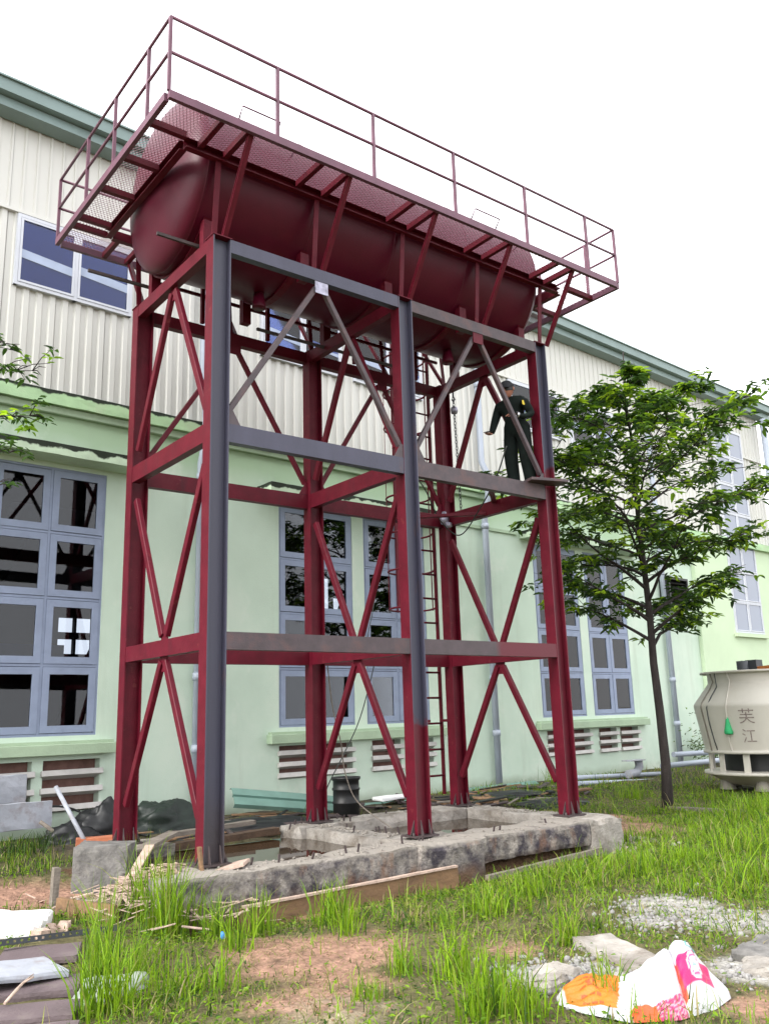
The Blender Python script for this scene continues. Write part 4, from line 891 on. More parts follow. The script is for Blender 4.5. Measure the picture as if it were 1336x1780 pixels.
mb.build('web', M['wire'], ps); MB().bar(pa+y_*.022, pb+y_*.022, .04, .004).build('flange', M['wire'], ps)
c0 = G(8, 1745, -.27); tag(MB().tube([c0, c0+Vector((.10, .12, .03)), c0+Vector((.17, .24, .03)), c0+Vector((.26, .33, .05))], .008, 6, radii=[.009, .011, .008, .003]).tube([c0+Vector((.17, .24, .03)), c0+Vector((.24, .26, .05))], .006, 5).build('dry_twig', M['pinkwood']), 'forked dry twig on the brown paving slabs', 'twig')
# crumpled plastic bag in the tall grass
c = G(195, 1725, -.33); o = heap('plastic_bag', (c.x, c.y, -.33), .26, .17, .13, 'plasticbag', 9, 'crumpled grey-green plastic bag in the tall grass at lower left', .2); o['category'] = 'bag'
c = G(388, 1612, -.25); tag(MB().lathe([(.001, 0), (.018, 0), (.02, .01), (.02, .045), (.016, .05), (.001, .05)], 14, (c.x, c.y, zg(c)+.02)).build('bottle_cap', M['bluecap']), 'small bright blue plastic cap in the tall grass', 'bottle cap')

# ------------------------------------------------------------------ cooling tower at the right edge
ctc = Vector((13.04, 1.81, -.22)); ct = thing('cooling_tower', 'round cream fibreglass cooling tower at the right edge', 'cooling tower', ctc)
z0 = ctc.z
MB().lathe([(1.02, 2.16), (1.06, 2.16), (1.06, 2.20), (.93, 2.20), (.92, 2.14), (.92, 2.0), (.922, 1.97), (.94, 1.945), (1.21, 1.60), (1.235, 1.56), (1.24, 1.53), (1.238, 1.50), (1.105, .70), (1.10, .68), (1.14, .68), (1.14, .63), (1.08, .63)], 64, ctc).build('casing', M['frp'], ct)
MB().lathe([(.6, .30), (1.10, .28), (1.16, .28), (1.16, .23), (1.09, .22), (.75, .04), (.45, .0), (.001, .0)], 64, ctc).build('basin', M['frp'], ct)
MB().lathe([(.78, .20), (.78, .75)], 32, ctc).build('fill_pack', M['black'], ct)
for k in range(12):
    a = 2*PI*k/12+.2; x, y = 1.04*math.cos(a), 1.04*math.sin(a)
    MB().bar((ctc.x+x, ctc.y+y, z0+.25), (ctc.x+x, ctc.y+y, z0+.66), .12, .03, (math.cos(a), math.sin(a), 0)).build('support_leg', M['frp'], ct)
for k in range(6):
    a = 2*PI*k/6+.4; x, y = .8*math.cos(a), .8*math.sin(a)
    MB().lathe([(.16, -.06), (.12, .08), (.10, .16)], 12, (ctc.x+x, ctc.y+y, z0)).build('foot', M['frpd'], ct)
# visible side faces the camera: angle from the tower centre towards the camera
va = math.atan2(CAM[1]-ctc.y, CAM[0]-ctc.x)
rprof = [(2.18, .99), (2.14, .925), (1.98, .925), (1.945, .945), (1.60, 1.212), (1.53, 1.242), (1.50, 1.24), (.70, 1.108), (.60, 1.105)]
def rad(h):
    for (h1, r1), (h2, r2) in zip(rprof[:-1], rprof[1:]):
        if h2 <= h <= h1: return r1+(r2-r1)*(h1-h)/(h1-h2)
    return 1.1
def cpt(a, h, o=.008): r = rad(h)+o; return Vector((ctc.x+r*math.cos(va+a), ctc.y+r*math.sin(va+a), z0+h))
for a0 in (-1.02, -1.02+PI/2, -.9+PI):
    MB().tube([cpt(a0+.0*h, h, .012) for h in (2.17, 2.0, 1.86, 1.7, 1.6, 1.5, 1.3, 1.0, .8, .68)], .014, 6).build('panel_seam', M['frpd'], ct)
MB().tube([cpt(-.52+.03*math.sin(h*5), h, .014) for h in (2.18, 2.0, 1.86, 1.7, 1.6, 1.5, 1.3, 1.0, .8, .68)]+[cpt(-.52, .66, -.02), cpt(-.5, .66, -.1)], .016, 6).build('hose', M['frp'], ct)
MB().tube([cpt(-.86+.03*math.sin(h*4), h, .012) for h in (2.18, 1.9, 1.7, 1.5, 1.2, .9, .7)], .010, 6).build('wire', M['wire'], ct)
nb = MB().lathe([(.004, .34), (.03, .28), (.055, .15), (.085, .04), (.075, 0), (.001, .01)], 10, cpt(-.51, 1.0, .05)).build('net_bag', M['greennet'], ct)
MB().box((ctc.x-.12, ctc.y-.12, z0+2.16), (ctc.x+.12, ctc.y+.12, z0+2.42)).lathe([(.11, 2.2), (.11, 2.40), (.001, 2.41)], 16, ctc+Vector((-.26, .1, 0))).build('motor', M['wire'], ct)
MB().bar(ctc+Vector((0, 0, 2.24)), cpt(.55, 2.17, -.02)+Vector((0, 0, .08)), .06, .08).build('motor_arm', M['orange'], ct)
def text_mesh(s, size):
    cu = bpy.data.curves.new('t', 'FONT'); cu.body = s; cu.size = size; cu.align_x = 'CENTER'; cu.resolution_u = 3
    o = bpy.data.objects.new('t', cu); COL.objects.link(o); bpy.context.view_layer.update()
    me = bpy.data.meshes.new_from_object(o.evaluated_get(bpy.context.evaluated_depsgraph_get())); bpy.data.objects.remove(o)
    bm = bmesh.new(); bm.from_mesh(me); bmesh.ops.triangulate(bm, faces=bm.faces); 
    for _ in range(1): bmesh.ops.subdivide_edges(bm, edges=bm.edges, cuts=1)
    vs = [v.co.copy() for v in bm.verts]; bm.verts.index_update(); fs = [tuple(v.index for v in f.verts) for f in bm.faces]; bm.free(); return vs, fs
for s, a0, h0, sz in (('芙', -.20, 1.22, .30), ('江', -.20, .86, .28)):
    vs, fs = text_mesh(s, sz)
    MB().add([cpt(a0+v.x/1.2, h0+v.y, .006) for v in vs], fs).build('painted_character', M['ink'], ct)

# ------------------------------------------------------------------ white printed sack
skc = G(1120, 1742, -.33)
rx = Vector((_r0[0], _r0[1], 0)); fy = Vector((_f[0], _f[1], 0)).normalized()
def sack_pt(s, t, top=True):
    """s 0..1 left to right as seen, t 0..1 near to far; a slumped sack, flat at the left, standing up at the right"""
    I = lambda tab: float(np.interp(s, [a for a, b in tab], [b for a, b in tab]))
    ol = -.50+1.0*s
    d0 = I([(0, -.03), (.10, -.18), (.33, -.36), (.6, -.34), (.85, -.18), (1, .0)]); d1 = I([(0, .06), (.15, .16), (.33, .20), (.5, .16), (.7, .22), (.85, .22), (1, .08)])
    hs = I([(0, .02), (.06, .085), (.2, .13), (.33, .125), (.42, .13), (.56, .215), (.66, .27), (.74, .30), (.80, .28), (.86, .19), (.92, .12), (1, .04)])
    pk = I([(0, .8), (.35, .85), (.6, .78), (1, .7)])
    sh = math.sin(min(1, t/pk)*PI/2)**.9 if t < pk else max(0, math.cos((t-pk)/(1-pk)*PI/2))**.7
    q = Vector((s*4, t*3, 1.5)); e = min(1, min(t, 1-t)*5)*min(1, min(s, 1-s)*7)
    z = hs*sh+e*(.035*noise.noise(q)+.035*abs(noise.noise(q*2.1))-.012+.012*noise.noise(q*5))
    z -= .045*math.exp(-((s-.665-.03*t)/.014)**2)*e+.03*math.exp(-((s-.37+.1*t)/.02)**2)*e
    p = skc+rx*ol+fy*(d0+(d1-d0)*t); p.z = -.325+(max(z, 0) if top else -.01*e); return p
NS, NT = 110, 64; V_, F_ = [], []; sc_ = []
def sack_col(s, t):
    if .04 < s < .38-.16*abs(t-.75) and .14 < t < .93: return (.72, .17, .02)
    if .34 < s < .66 and t < .20: return (.66, .10, .03) if s < .5 else ((.50, .03, .14) if noise.noise(Vector((s*90, t*60, 0))) > -.1 else (.62, .3, .36))
    if .69 < s < .885 and .20 < t < .50:
        e_ = ((s-.785)/.042)**2+((t-.35)/.125)**2
        if e_ < 1:
            if e_ > .62 or e_ < .46: return (.56, .55, .58)
            return (.5, .03, .2)
        return (.62, .015, .12)
    if .665 < s < .70 and .12 < t < .46: return (.66, .06, .03)
    return (.56, .555, .58)
for j in range(NT+1):
    for i in range(NS+1): V_.append(sack_pt(i/NS, j/NT)); sc_.append(sack_col(i/NS, j/NT))
o_ = len(V_)
for j in range(NT+1):
    for i in range(NS+1): V_.append(sack_pt(i/NS, j/NT, False)); sc_.append((.5, .5, .5))
ix = lambda i, j: j*(NS+1)+i
for j in range(NT):
    for i in range(NS):
        F_.append((ix(i, j), ix(i+1, j), ix(i+1, j+1), ix(i, j+1))); F_.append((o_+ix(i, j+1), o_+ix(i+1, j+1), o_+ix(i+1, j), o_+ix(i, j)))
for i in range(NS): F_.append((o_+ix(i, 0), o_+ix(i+1, 0), ix(i+1, 0), ix(i, 0))); F_.append((ix(i, NT), ix(i+1, NT), o_+ix(i+1, NT), o_+ix(i, NT)))
for j in range(NT): F_.append((ix(0, j), ix(0, j+1), o_+ix(0, j+1), o_+ix(0, j))); F_.append((o_+ix(NS, j), o_+ix(NS, j+1), ix(NS, j+1), ix(NS, j)))
sack = thing('printed_sack', 'white woven sack with orange and pink print lying in the grass', 'sack', skc)
M['sack'] = attr_mat('woven_sack', .45, .12, .4, .25, 120, var=.04)
so_ = np_mesh('sack_body', np.array([p[:] for p in V_]), np.array(F_), M['sack'], np.array(sc_), parent=sack, smooth=True)
M['teal'] = mat('teal_ink', (.10, .30, .27), .6); M['darkink'] = mat('dark_ink', (.22, .05, .03), .6); M['greyink'] = mat('grey_ink', (.45, .46, .5), .6)
def sprint(s, size, s0, t0, rot, m, sx=1.0, name='print'):
    vs, fs = text_mesh(s, size); c, sn = math.cos(rot), math.sin(rot); P = []
    for v in vs:
        a, b = v.x*c-v.y*sn, v.x*sn+v.y*c; p = sack_pt(s0+a/1.02*sx, t0+b/.46); p.z += .005; p -= fy*.004; P.append(p)
    MB().add(P, fs).build(name, M[m], sack)
sprint('EZO', .085, .765, .70, -1.35, 'teal')
for k in range(5): sprint('IIIII IIII III', .030, .17, .70-.13*k, -.12, 'darkink')
sprint('A', .035, .785, .32, 0, 'teal')
for k, (s, t, r) in enumerate([(.48, .6, .5), (.52, .45, .2), (.42, .42, .9), (.56, .75, .3)]): sprint('/|', .10, s, t, r, 'greyink')

# ------------------------------------------------------------------ worker standing on the mid-level beam
def skin(name, verts, edges, radii, m, parent, sub=2, root=0):
    me = bpy.data.meshes.new(name); me.from_pydata([Vector(v) for v in verts], edges, []); o = bpy.data.objects.new(name, me); COL.objects.link(o)
    md = o.modifiers.new('s', 'SKIN'); sd = o.modifiers.new('d', 'SUBSURF'); sd.levels = sd.render_levels = sub
    if not me.skin_vertices: 
        pass
    bpy.context.view_layer.update()
    for i, r in enumerate(radii): me.skin_vertices[0].data[i].radius = r if isinstance(r, tuple) else (r, r)
    me.skin_vertices[0].data[root].use_root = True; md.use_smooth_shade = True
    bpy.context.view_layer.update()
    me2 = bpy.data.meshes.new_from_object(o.evaluated_get(bpy.context.evaluated_depsgraph_get())); bpy.data.objects.remove(o)
    mb = MB(); mb.v = [PF @ v.co for v in me2.vertices]; mb.f = [tuple(p.vertices) for p in me2.polygons]; mb.m = [0]*len(mb.f)
    return mb.build(name, m, parent, smooth_all=True)
PB = Vector((5.00, .335, 4.382)); pr_ = thing('person', 'man in dark green uniform and cap standing on the mid-level beam', 'person', PB)
# local axes: x = facing, y = his left, z = up. He faces left along the beam, his left side towards the camera
PF = Matrix.Translation(PB) @ Matrix.Rotation(PI+.25, 4, 'Z') @ Matrix.Rotation(.09, 4, 'Y') @ Matrix.Diagonal((1.05, 1.1, .93, 1))
bv = [(0, 0, .90), (.015, 0, 1.04), (.05, 0, 1.20), (.085, 0, 1.33), (.115, 0, 1.42),            # 0-4 spine, neck
      (0, .095, .86), (.03, .105, .48), (-.02, .11, .10), (.0, .11, .05),                        # 5-8 left leg
      (0, -.095, .86), (.055, -.10, .49), (.03, -.10, .12), (.05, -.10, .05),                    # 9-12 right leg
      (.07, .175, 1.32), (.02, .25, 1.09), (.17, .20, 1.035), (.235, .14, 1.07),                  # 13-16 left arm
      (.08, -.175, 1.31), (.13, -.245, 1.06), (.27, -.215, .90), (.31, -.205, .86)]              # 17-20 right arm
be = [(0, 1), (1, 2), (2, 3), (3, 4), (0, 5), (5, 6), (6, 7), (7, 8), (0, 9), (9, 10), (10, 11), (11, 12), (3, 13), (13, 14), (14, 15), (15, 16), (3, 17), (17, 18), (18, 19), (19, 20)]
brd = [(.135, .165), (.13, .16), (.135, .165), (.105, .14), .055, .11, .095, .082, .085, .11, .095, .082, .085, .072, .056, .045, .038, .072, .056, .045, .038]
skin('uniform', bv, be, brd, M['cloth'], pr_)
# head with face
hb = MB(); n, k = 28, 20; vs = []
HC = Vector((.15, 0, 1.515))
for i in range(k+1):
    th = PI*i/k
    for j in range(n):
        a = 2*PI*j/n; d = Vector((math.sin(th)*math.cos(a), math.sin(th)*math.sin(a), math.cos(th)))
        p = Vector((d.x*.098, d.y*.078, d.z*.122))
        if d.z < -.1: p.x *= 1-.10*(-d.z); p.y *= 1-.30*(-d.z)
        if d.x > 0:
            lx = lambda yy, zz, sy, sz: math.exp(-((p.y-yy)/sy)**2-((p.z-zz)/sz)**2)
            p.x += .024*lx(0, -.02, .014, .026)-.010*lx(.032, .012, .014, .012)-.010*lx(-.032, .012, .014, .012)+.006*lx(0, -.062, .022, .007)+.006*lx(0, -.078, .02, .007)-.004*lx(0, -.070, .02, .004)+.012*lx(0, -.105, .025, .02)+.006*lx(0, .03, .05, .01)
        vs.append(HC+Matrix.Rotation(.18, 3, 'Y') @ p)
fs = [(i*n+j, i*n+(j+1) % n, (i+1)*n+(j+1) % n, (i+1)*n+j)[::-1] for i in range(k) for j in range(n)]
hd = hb.add(vs, fs).build('head', M['skin'], pr_, frame=PF, smooth_all=True)
def hp_(x, y, z): return HC+Matrix.Rotation(.18, 3, 'Y') @ Vector((x, y, z))
for s in (-1, 1):
    MB().lathe([(.001, -.009), (.007, -.005), (.009, 0), (.007, .005), (.001, .009)], 8, hp_(.083, .032*s, .012)).build('eye', M['hair'], hd, frame=PF)
    MB().tube([hp_(-.005, .078*s, .022), hp_(-.018, .088*s, .012), hp_(-.012, .087*s, -.012), hp_(.0, .078*s, -.026)], .009, 6).build('ear', M['skin'], hd, frame=PF)
MB().tube([hp_(.093, -.02, -.070), hp_(.097, 0, -.069), hp_(.093, .02, -.070)], .0035, 5).build('mouth', M['darkink'], hd, frame=PF)
def shellpts(f, n=24, rows=8, th0=0., th1=1.45):
    return [f(th0+(th1-th0)*i/rows, 2*PI*j/n) for i in range(rows+1) for j in range(n)], [(i*n+j, i*n+(j+1) % n, (i+1)*n+(j+1) % n, (i+1)*n+j)[::-1] for i in range(rows) for j in range(n)]
vs, fs = shellpts(lambda th, a: hp_(math.sin(th)*math.cos(a)*.103-.004, math.sin(th)*math.sin(a)*.084, math.cos(th)*.13), th1=1.75)
MB().add(vs, fs).build('hair', M['hair'], hd, frame=PF, smooth_all=True)
vs, fs = shellpts(lambda th, a: hp_(math.sin(th)*math.cos(a)*.110, math.sin(th)*math.sin(a)*.092, .028+math.cos(th)*.118), th1=1.5)
cp = MB().add(vs, fs)
brim = []; 
for i in range(9):
    a = -1.1+2.2*i/8; brim += [hp_(math.cos(a)*.105, math.sin(a)*.088, .040), hp_(math.cos(a)*.105+.075*math.cos(a), math.sin(a)*.09, .026)]
cp.add(brim, [(2*i, 2*i+1, 2*i+3, 2*i+2) for i in range(8)]); cp.add([b_+Vector((0, 0, -.006)) for b_ in brim], [(2*i+2, 2*i+3, 2*i+1, 2*i) for i in range(8)])
cp.build('cap', M['cap'], pr_, frame=PF, smooth_all=True)
def hand(wrist, dirv, side, palm_n, curl, parent):
    dv = Vector(dirv).normalized(); pn = Vector(palm_n); pn = (pn-dv*pn.dot(dv)).normalized(); lat = dv.cross(pn)*side; w0 = Vector(wrist)
    V0 = [w0, w0+dv*.04, w0+dv*.085]; E0 = [(0, 1), (1, 2)]; R0 = [(.026, .02), (.036, .016), (.038, .014)]
    skin('hand', V0, E0, R0, M['skin'], parent, 2)
    for k, (o, L) in enumerate(((-.030, .062), (-.010, .072), (.010, .068), (.029, .054))):
        b0 = w0+dv*.075+lat*o; P = [b0]; d = dv.copy()
        for sgm in range(3): d = (d+pn*curl).normalized(); P.append(P[-1]+d*L*(.45, .32, .23)[sgm])
        skin('finger', P, [(0, 1), (1, 2), (2, 3)], [.0095, .009, .008, .0068], M['skin'], parent, 1)
    b0 = w0+dv*.03+lat*-.03; P = [b0, b0+(dv*.6-lat*.7+pn*.25).normalized()*.035, b0+(dv*.6-lat*.7+pn*.25).normalized()*.035+(dv+pn*.4).normalized()*.035]
    skin('thumb', P, [(0, 1), (1, 2)], [.012, .0105, .008], M['skin'], parent, 1)
hand((.245, .13, 1.075), (.75, -.6, .12), 1, (.4, -.3, -.9), .45, pr_)
hand((.325, -.20, .845), (.9, .05, -.25), -1, (.2, .2, .9), .5, pr_)
for y, x0, x1 in ((.11, -.02, .0), (-.10, .03, .05)):
    skin('shoe', [(x0-.06, y, .035), (x0+.03, y, .05), (x0+.12, y*1.05, .03), (x0+.19, y*1.08, .025)], [(0, 1), (1, 2), (2, 3)], [(.045, .035), (.047, .05), (.047, .03), (.04, .022)], M['shoe'], pr_, 2)
MB().lathe([(.044, -.012), (.05, -.012), (.05, .012), (.044, .012)], 14, (0, 0, 0)).build('wrist_watch', M['watch'], pr_, frame=PF @ Matrix.Translation((.225, .145, 1.065)) @ Vector((.75, -.6, .12)).to_track_quat('Z', 'Y').to_matrix().to_4x4())
MB().prof((.105, .165, 1.29), (.107, .170, 1.29), [(-.022, -.03), (.0, -.045), (.022, -.03), (.022, .03), (-.022, .03)]).build('badge', M['yellow'], pr_, frame=PF @ Matrix.Translation((.02, .035, -.02)))
tag(MB().box((-.07, -.032, -.005), (.07, .032, .005)).build('phone', M['black'], frame=PF @ Matrix.Translation((.44, -.185, .855)) @ Matrix.Rotation(.2, 4, 'Y'), bevel=.003), 'small black handheld tool in the worker\'s outstretched hand', 'tool')

# ------------------------------------------------------------------ trees
M['leaf'] = attr_mat('leaf', .42, .42, .35, var=.1, nscale=20)
def leaves_mesh(name, C, D, N, Ln, cols, parent, wr=.36):
    """C base points, D directions, N leaf normals, Ln lengths: folded six-point leaves"""
    D = D/np.linalg.norm(D, axis=1, keepdims=True); S = np.cross(D, N); S /= np.linalg.norm(S, axis=1, keepdims=True)+1e-9; U = np.cross(S, D)
    L = Ln[:, None]; W_ = L*wr*.5
    base = C; tip = C+D*L-U*L*.22
    L1 = C+D*L*.32+S*W_+U*W_*.35; L2 = C+D*L*.72+S*W_*.72+U*W_*.15-U*L*.08; R1 = C+D*L*.32-S*W_+U*W_*.35; R2 = C+D*L*.72-S*W_*.72+U*W_*.15-U*L*.08
    V = np.stack([base, L1, L2, tip, R2, R1], 1).reshape(-1, 3); k = np.arange(len(C))[:, None]*6
    Fq = np.concatenate([k+np.array([[0, 1, 2, 3]]), k+np.array([[0, 3, 4, 5]])])
    o = np_mesh(name, V, Fq, M['leaf'], np.repeat(cols, 6, 0), parent=parent); return o
LEAFC = np.array([(.036, .078, .013), (.068, .135, .014), (.14, .245, .015), (.26, .39, .018), (.02, .046, .012)])
def grow_tree(name, label, base, H, r0, crown_lo, R, nl, seed, leaf=.15, dens=1.0, profile=None, lean=(0, 0), group=None, limbs=None, tw_=3, bright=1.):
    rg = random.Random(seed); t = thing(name, label, 'tree', base, group); base = Vector(base)
    P = [base+Vector((lean[0]*(k/10)+rg.gauss(0, .02), lean[1]*(k/10)+rg.gauss(0, .02), -.08+(H+.08)*k/10)) for k in range(11)]
    MB().tube(P, r0, 12, radii=[r0*(1.18 if k == 0 else 1-.88*k/10) for k in range(11)]).build('trunk', M['bark'], t)
    def at(h): 
        f = max(0, min(.999, h/H))*10; i = int(f); return P[i].lerp(P[i+1], f-i)
    br = MB(); tips = []
    Ls = limbs or [(crown_lo+(H*.97-crown_lo)*((k+.5)/nl), k*2.399+rg.uniform(-.3, .3), None) for k in range(nl)]
    for (h, az, ln) in Ls:
        f = (h-crown_lo)/(H-crown_lo); Rl = ln or R*(profile(f) if profile else math.sin(PI*(.25+.7*f)))*rg.uniform(.8, 1.12)
        p = at(h*.93); d = Vector((math.cos(az), math.sin(az), .75-.25*f)).normalized(); pts = [p]; n = 7
        for k in range(n):
            d = (d+Vector((rg.gauss(0, .10), rg.gauss(0, .10), -.06+rg.gauss(0, .06)))).normalized(); p = p+d*Rl/n; pts.append(p)
            if k >= 1:
                for q in range(tw_ if k > 2 else tw_-1):
                    a2 = az+rg.choice((-1, 1))*rg.uniform(.4, 1.3); e = Vector((math.cos(a2), math.sin(a2), rg.uniform(-.1, .55))).normalized(); L2_ = Rl*rg.uniform(.14, .34)
                    sp = [pts[-1], pts[-1]+e*L2_*.5+Vector((0, 0, .02)), pts[-1]+e*L2_+Vector((0, 0, -.03))]
                    br.tube(sp, .006, 4, radii=[.008, .006, .003], cap=False); tips += [(sp[1], e), (sp[2], e)]
                    if rg.random() < .6: tips.append((sp[1].lerp(sp[2], .5)+Vector((rg.gauss(0, .05), rg.gauss(0, .05), rg.gauss(0, .05))), e))
        br.tube(pts, .02, 6, radii=[max(.005, r0*.42*(1-f*.6)*(1-k/(n+.5))) for k in range(n+1)], cap=False); tips.append((pts[-1], d))
    br.build('limb', M['bark'], t)
    C_, D_, N_, L_, K_ = [], [], [], [], []
    for (p, e) in tips:
        if rg.random() > dens: continue
        shade = rg.random(); m_ = rg.randint(5, 9)
        for q in range(m_):
            a = rg.uniform(0, 2*PI); el = rg.uniform(-.55, .25)
            d = (Vector((math.cos(a), math.sin(a), el))+e*.5).normalized(); L_.append(leaf*rg.uniform(.65, 1.2))
            C_.append((p+Vector((rg.gauss(0, .035), rg.gauss(0, .035), rg.gauss(0, .03))))[:]); D_.append(d[:]); N_.append((rg.gauss(0, .35), rg.gauss(0, .35), 1))
            i = 0 if shade < .38 else 1 if shade < .66 else 2 if shade < .86 else 3
            if rg.random() < .15: i = 4
            K_.append(LEAFC[i]*rg.uniform(.8, 1.25)*bright)
    cr = leaves_mesh('crown', np.array(C_), np.array(D_), np.array(N_), np.array(L_), np.array(K_), t); cr['kind'] = 'stuff'
    return t
tb = G(1157, 1412); 
grow_tree('young_tree', 'young leafy tree with a slim dark trunk right of the tower', (9.0, 1.32, -.33), 8.15, .088, 2.85, 2.2, 42, 5, leaf=.17, tw_=4, dens=.72, bright=1.25, profile=lambda f: .78+.35*math.sin(PI*min(1, f*1.05))-.55*max(0, f-.62)/.38, lean=(.12, .1))
# a tree standing left of the frame: only its twigs reach into the picture
lb = Vector((-2.35, 2.9, zg((-2.35, 2.9))))
def aim(u, v, y=2.6): 
    q = ONY(u, v, y)-(lb); return q
lm = []
for u, v, dz in ((85, 600, .9), (80, 680, .9), (45, 745, .7), (35, 850, .7), (40, 520, .9)):
    q = ONY(u, v, 2.6); lm.append((q.z+.33-dz*.55, math.atan2(q.y-lb.y, q.x-lb.x), math.hypot(q.x-lb.x, q.y-lb.y)*.92))
lm += [(4.5, PI, 1.2), (5.2, PI-1, 1.2), (5.8, PI+1, 1.0), (3.9, PI+.6, 1.1)]
grow_tree('young_tree', 'tree left of the frame with pale green twigs reaching in over the cornice', lb, 7.0, .07, 3.2, 1.3, 9, 12, leaf=.13, dens=.30, limbs=lm, bright=1.9)

# ------------------------------------------------------------------ grass
M['grass'] = attr_mat('grass_blade', .5, .35, .3, var=.12, nscale=10)
def blades(name, x, y, h, lean, wd, cols, label, kind='stuff', parent=None, az=None, curve=None):
    n = len(x); z = gz(x, y)-.01; az = rng.uniform(0, 2*PI, n) if az is None else az; fa = rng.uniform(0, 2*PI, n)
    c = np.stack([x, y, z], 1); dh = np.stack([np.cos(az), np.sin(az), np.zeros(n)], 1); sd = np.stack([np.cos(fa), np.sin(fa), np.zeros(n)], 1)*wd[:, None]*.5
    up = np.array([0, 0, 1.])
    lv = [c]
    for t, k in ((.45, .25), (.8, .65), (1., 1.)): lv.append(c+up*(h*t*(1-.25*np.abs(lean)*k))[:, None]+dh*(h*lean*k)[:, None])
    V = np.stack([lv[0]-sd, lv[0]+sd, lv[1]-sd*.85, lv[1]+sd*.85, lv[2]-sd*.5, lv[2]+sd*.5, lv[3]], 1).reshape(-1, 3); k = np.arange(n)[:, None]*7
    Q = np.concatenate([k+np.array([[0, 1, 3, 2]]), k+np.array([[2, 3, 5, 4]])]); Tt = k+np.array([[4, 5, 6]])
    o = np_mesh(name, V, [Q, Tt], M['grass'], np.repeat(cols, 7, 0), parent=parent)
    if kind: o['kind'] = kind
    if label: o['label'] = label; o['category'] = 'grass'
    return o
GC = np.array([(.115, .225, .009), (.19, .32, .010), (.04, .09, .012), (.22, .25, .045), (.32, .27, .13)])
def gcol(n, p): return GC[rng.choice(5, n, p=p)]*rng.uniform(.75, 1.25, (n, 1))
def in_view(x, y, m_=420):
    P = np.stack([x, y, np.full_like(x, -.3)], 1)-CAM; d = P@_f; u = 668+FPX*(P@_r)/d; v = 890-FPX*(P@_u)/d
    return (d > 1) & (u > -m_) & (u < 1336+m_) & (v < 1780+m_*1.5)
def in_foot(x, y): return (x > -.55) & (x < 5.65) & (y > -.45) & (y < 2.55)
slabc = [(G(u, v, -.29), r) for u, v, r in ((70, 1655, .36), (62, 1712, .36), (48, 1757, .36), (20, 1690, .36), (0, 1740, .4), (30, 1620, .25), (95, 1630, .2))]+[(Vector((skc.x, skc.y, 0))+rx*k, .22) for k in (-.35, -.1, .15, .38)]+[((sA.lerp(sB, k)), .16) for k in (.0, .35, .7, 1)]+[(Vector((ctc.x, ctc.y, 0)), 1.0), (G(1330, 1690), .3), (G(955, 1705), .2)]
def blocked(x, y):
    b = in_foot(x, y)
    for c, r in slabc: b |= ((x-c[0])**2+(y-c[1])**2) < r*r
    b |= (y > 4.85+.06*x)
    b |= (x > -1.1) & (x < -.2) & (y > .6) & (y < 1.9)
    return b
# short turf: density follows the bare, gravelly and lush areas
N = 460000; x = rng.uniform(-5, 16, N); y = rng.uniform(-7, 5.6, N)
# favour the near ground
dist = np.hypot(x-CAM[0], y-CAM[1]); keep = in_view(x, y) & (rng.random(N) < np.clip(9/dist, .35, 1.4))
x, y = x[keep], y[keep]
lush = np.clip(fnoise(x, y, 1.1, 8)*1.5-.15, 0, 1); right = np.clip((x-1.5)/3, 0, 1)*np.clip((1.6-y)/1., 0, 1)
den = (.12+.6*np.clip(lush*1.4-.25, 0, 1))+.95*right
den *= 1-np.clip(mask(x, y, SOIL)*1.15, 0, .97); den *= 1-np.clip(mask(x, y, GRAV)*1.0, 0, .9)
den = np.where((y > 2.4+.05*x) & (x > -.2) & (x < 7.2), den*.03, den)
den *= np.clip(fnoise(x, y, 3.0, 21)*3.2-.75, .08, 1)
den = np.where((y > 2.6+.05*x) & (x >= 7.2), den*.75, den)
keep = (rng.random(len(x)) < den) & ~blocked(x, y); x, y = x[keep], y[keep]; right = right[keep]; lush = lush[keep]; n = len(x)
patch = fnoise(x, y, 2.6, 11)
h = rng.gamma(3, .020, n)*(.7+.4*lush+.55*right)*np.clip(patch*3.0-.6, .3, 1.9)+.018
cl = np.where((rng.random(n) < .35+.4*right)[:, None], gcol(n, [.30, .45, .12, .10, .03]), gcol(n, [.25, .12, .28, .20, .15]))
blades('grass', x, y, h, rng.normal(0, .75, n), rng.uniform(.004, .010, n)*(1+.04*np.hypot(x-CAM[0], y-CAM[1])), cl, 'short mixed grass and ground cover over the yard')
# broad-leaved ground cover
nb_ = 85000; xb = rng.uniform(-3, 12, nb_); yb = rng.uniform(-6.5, 4, nb_)
kb = in_view(xb, yb) & ~blocked(xb, yb) & (rng.random(nb_) < (1-np.clip(mask(xb, yb, SOIL)*1.3, 0, 1))*(1-np.clip(mask(xb, yb, GRAV), 0, .9))*np.clip(fnoise(xb, yb, 1.6, 4)*2.4-.5, 0, 1)) & ~((yb > 2.6) & (xb < 7))
xb, yb = xb[kb], yb[kb]; nb_ = len(xb); az = rng.uniform(0, 2*PI, nb_)
lo_ = leaves_mesh('ground_cover', np.stack([xb, yb, gz(xb, yb)+rng.uniform(.0, .07, nb_)], 1), np.stack([np.cos(az), np.sin(az), rng.uniform(-.1, .6, nb_)], 1), np.stack([rng.normal(0, .3, nb_), rng.normal(0, .3, nb_), np.ones(nb_)], 1), rng.uniform(.02, .045, nb_), gcol(nb_, [.4, .35, .2, .05, 0])*.9, None, .5)
lo_['kind'] = 'stuff'; lo_['label'] = 'small broad-leaved weeds between the grass'; lo_['category'] = 'weeds'
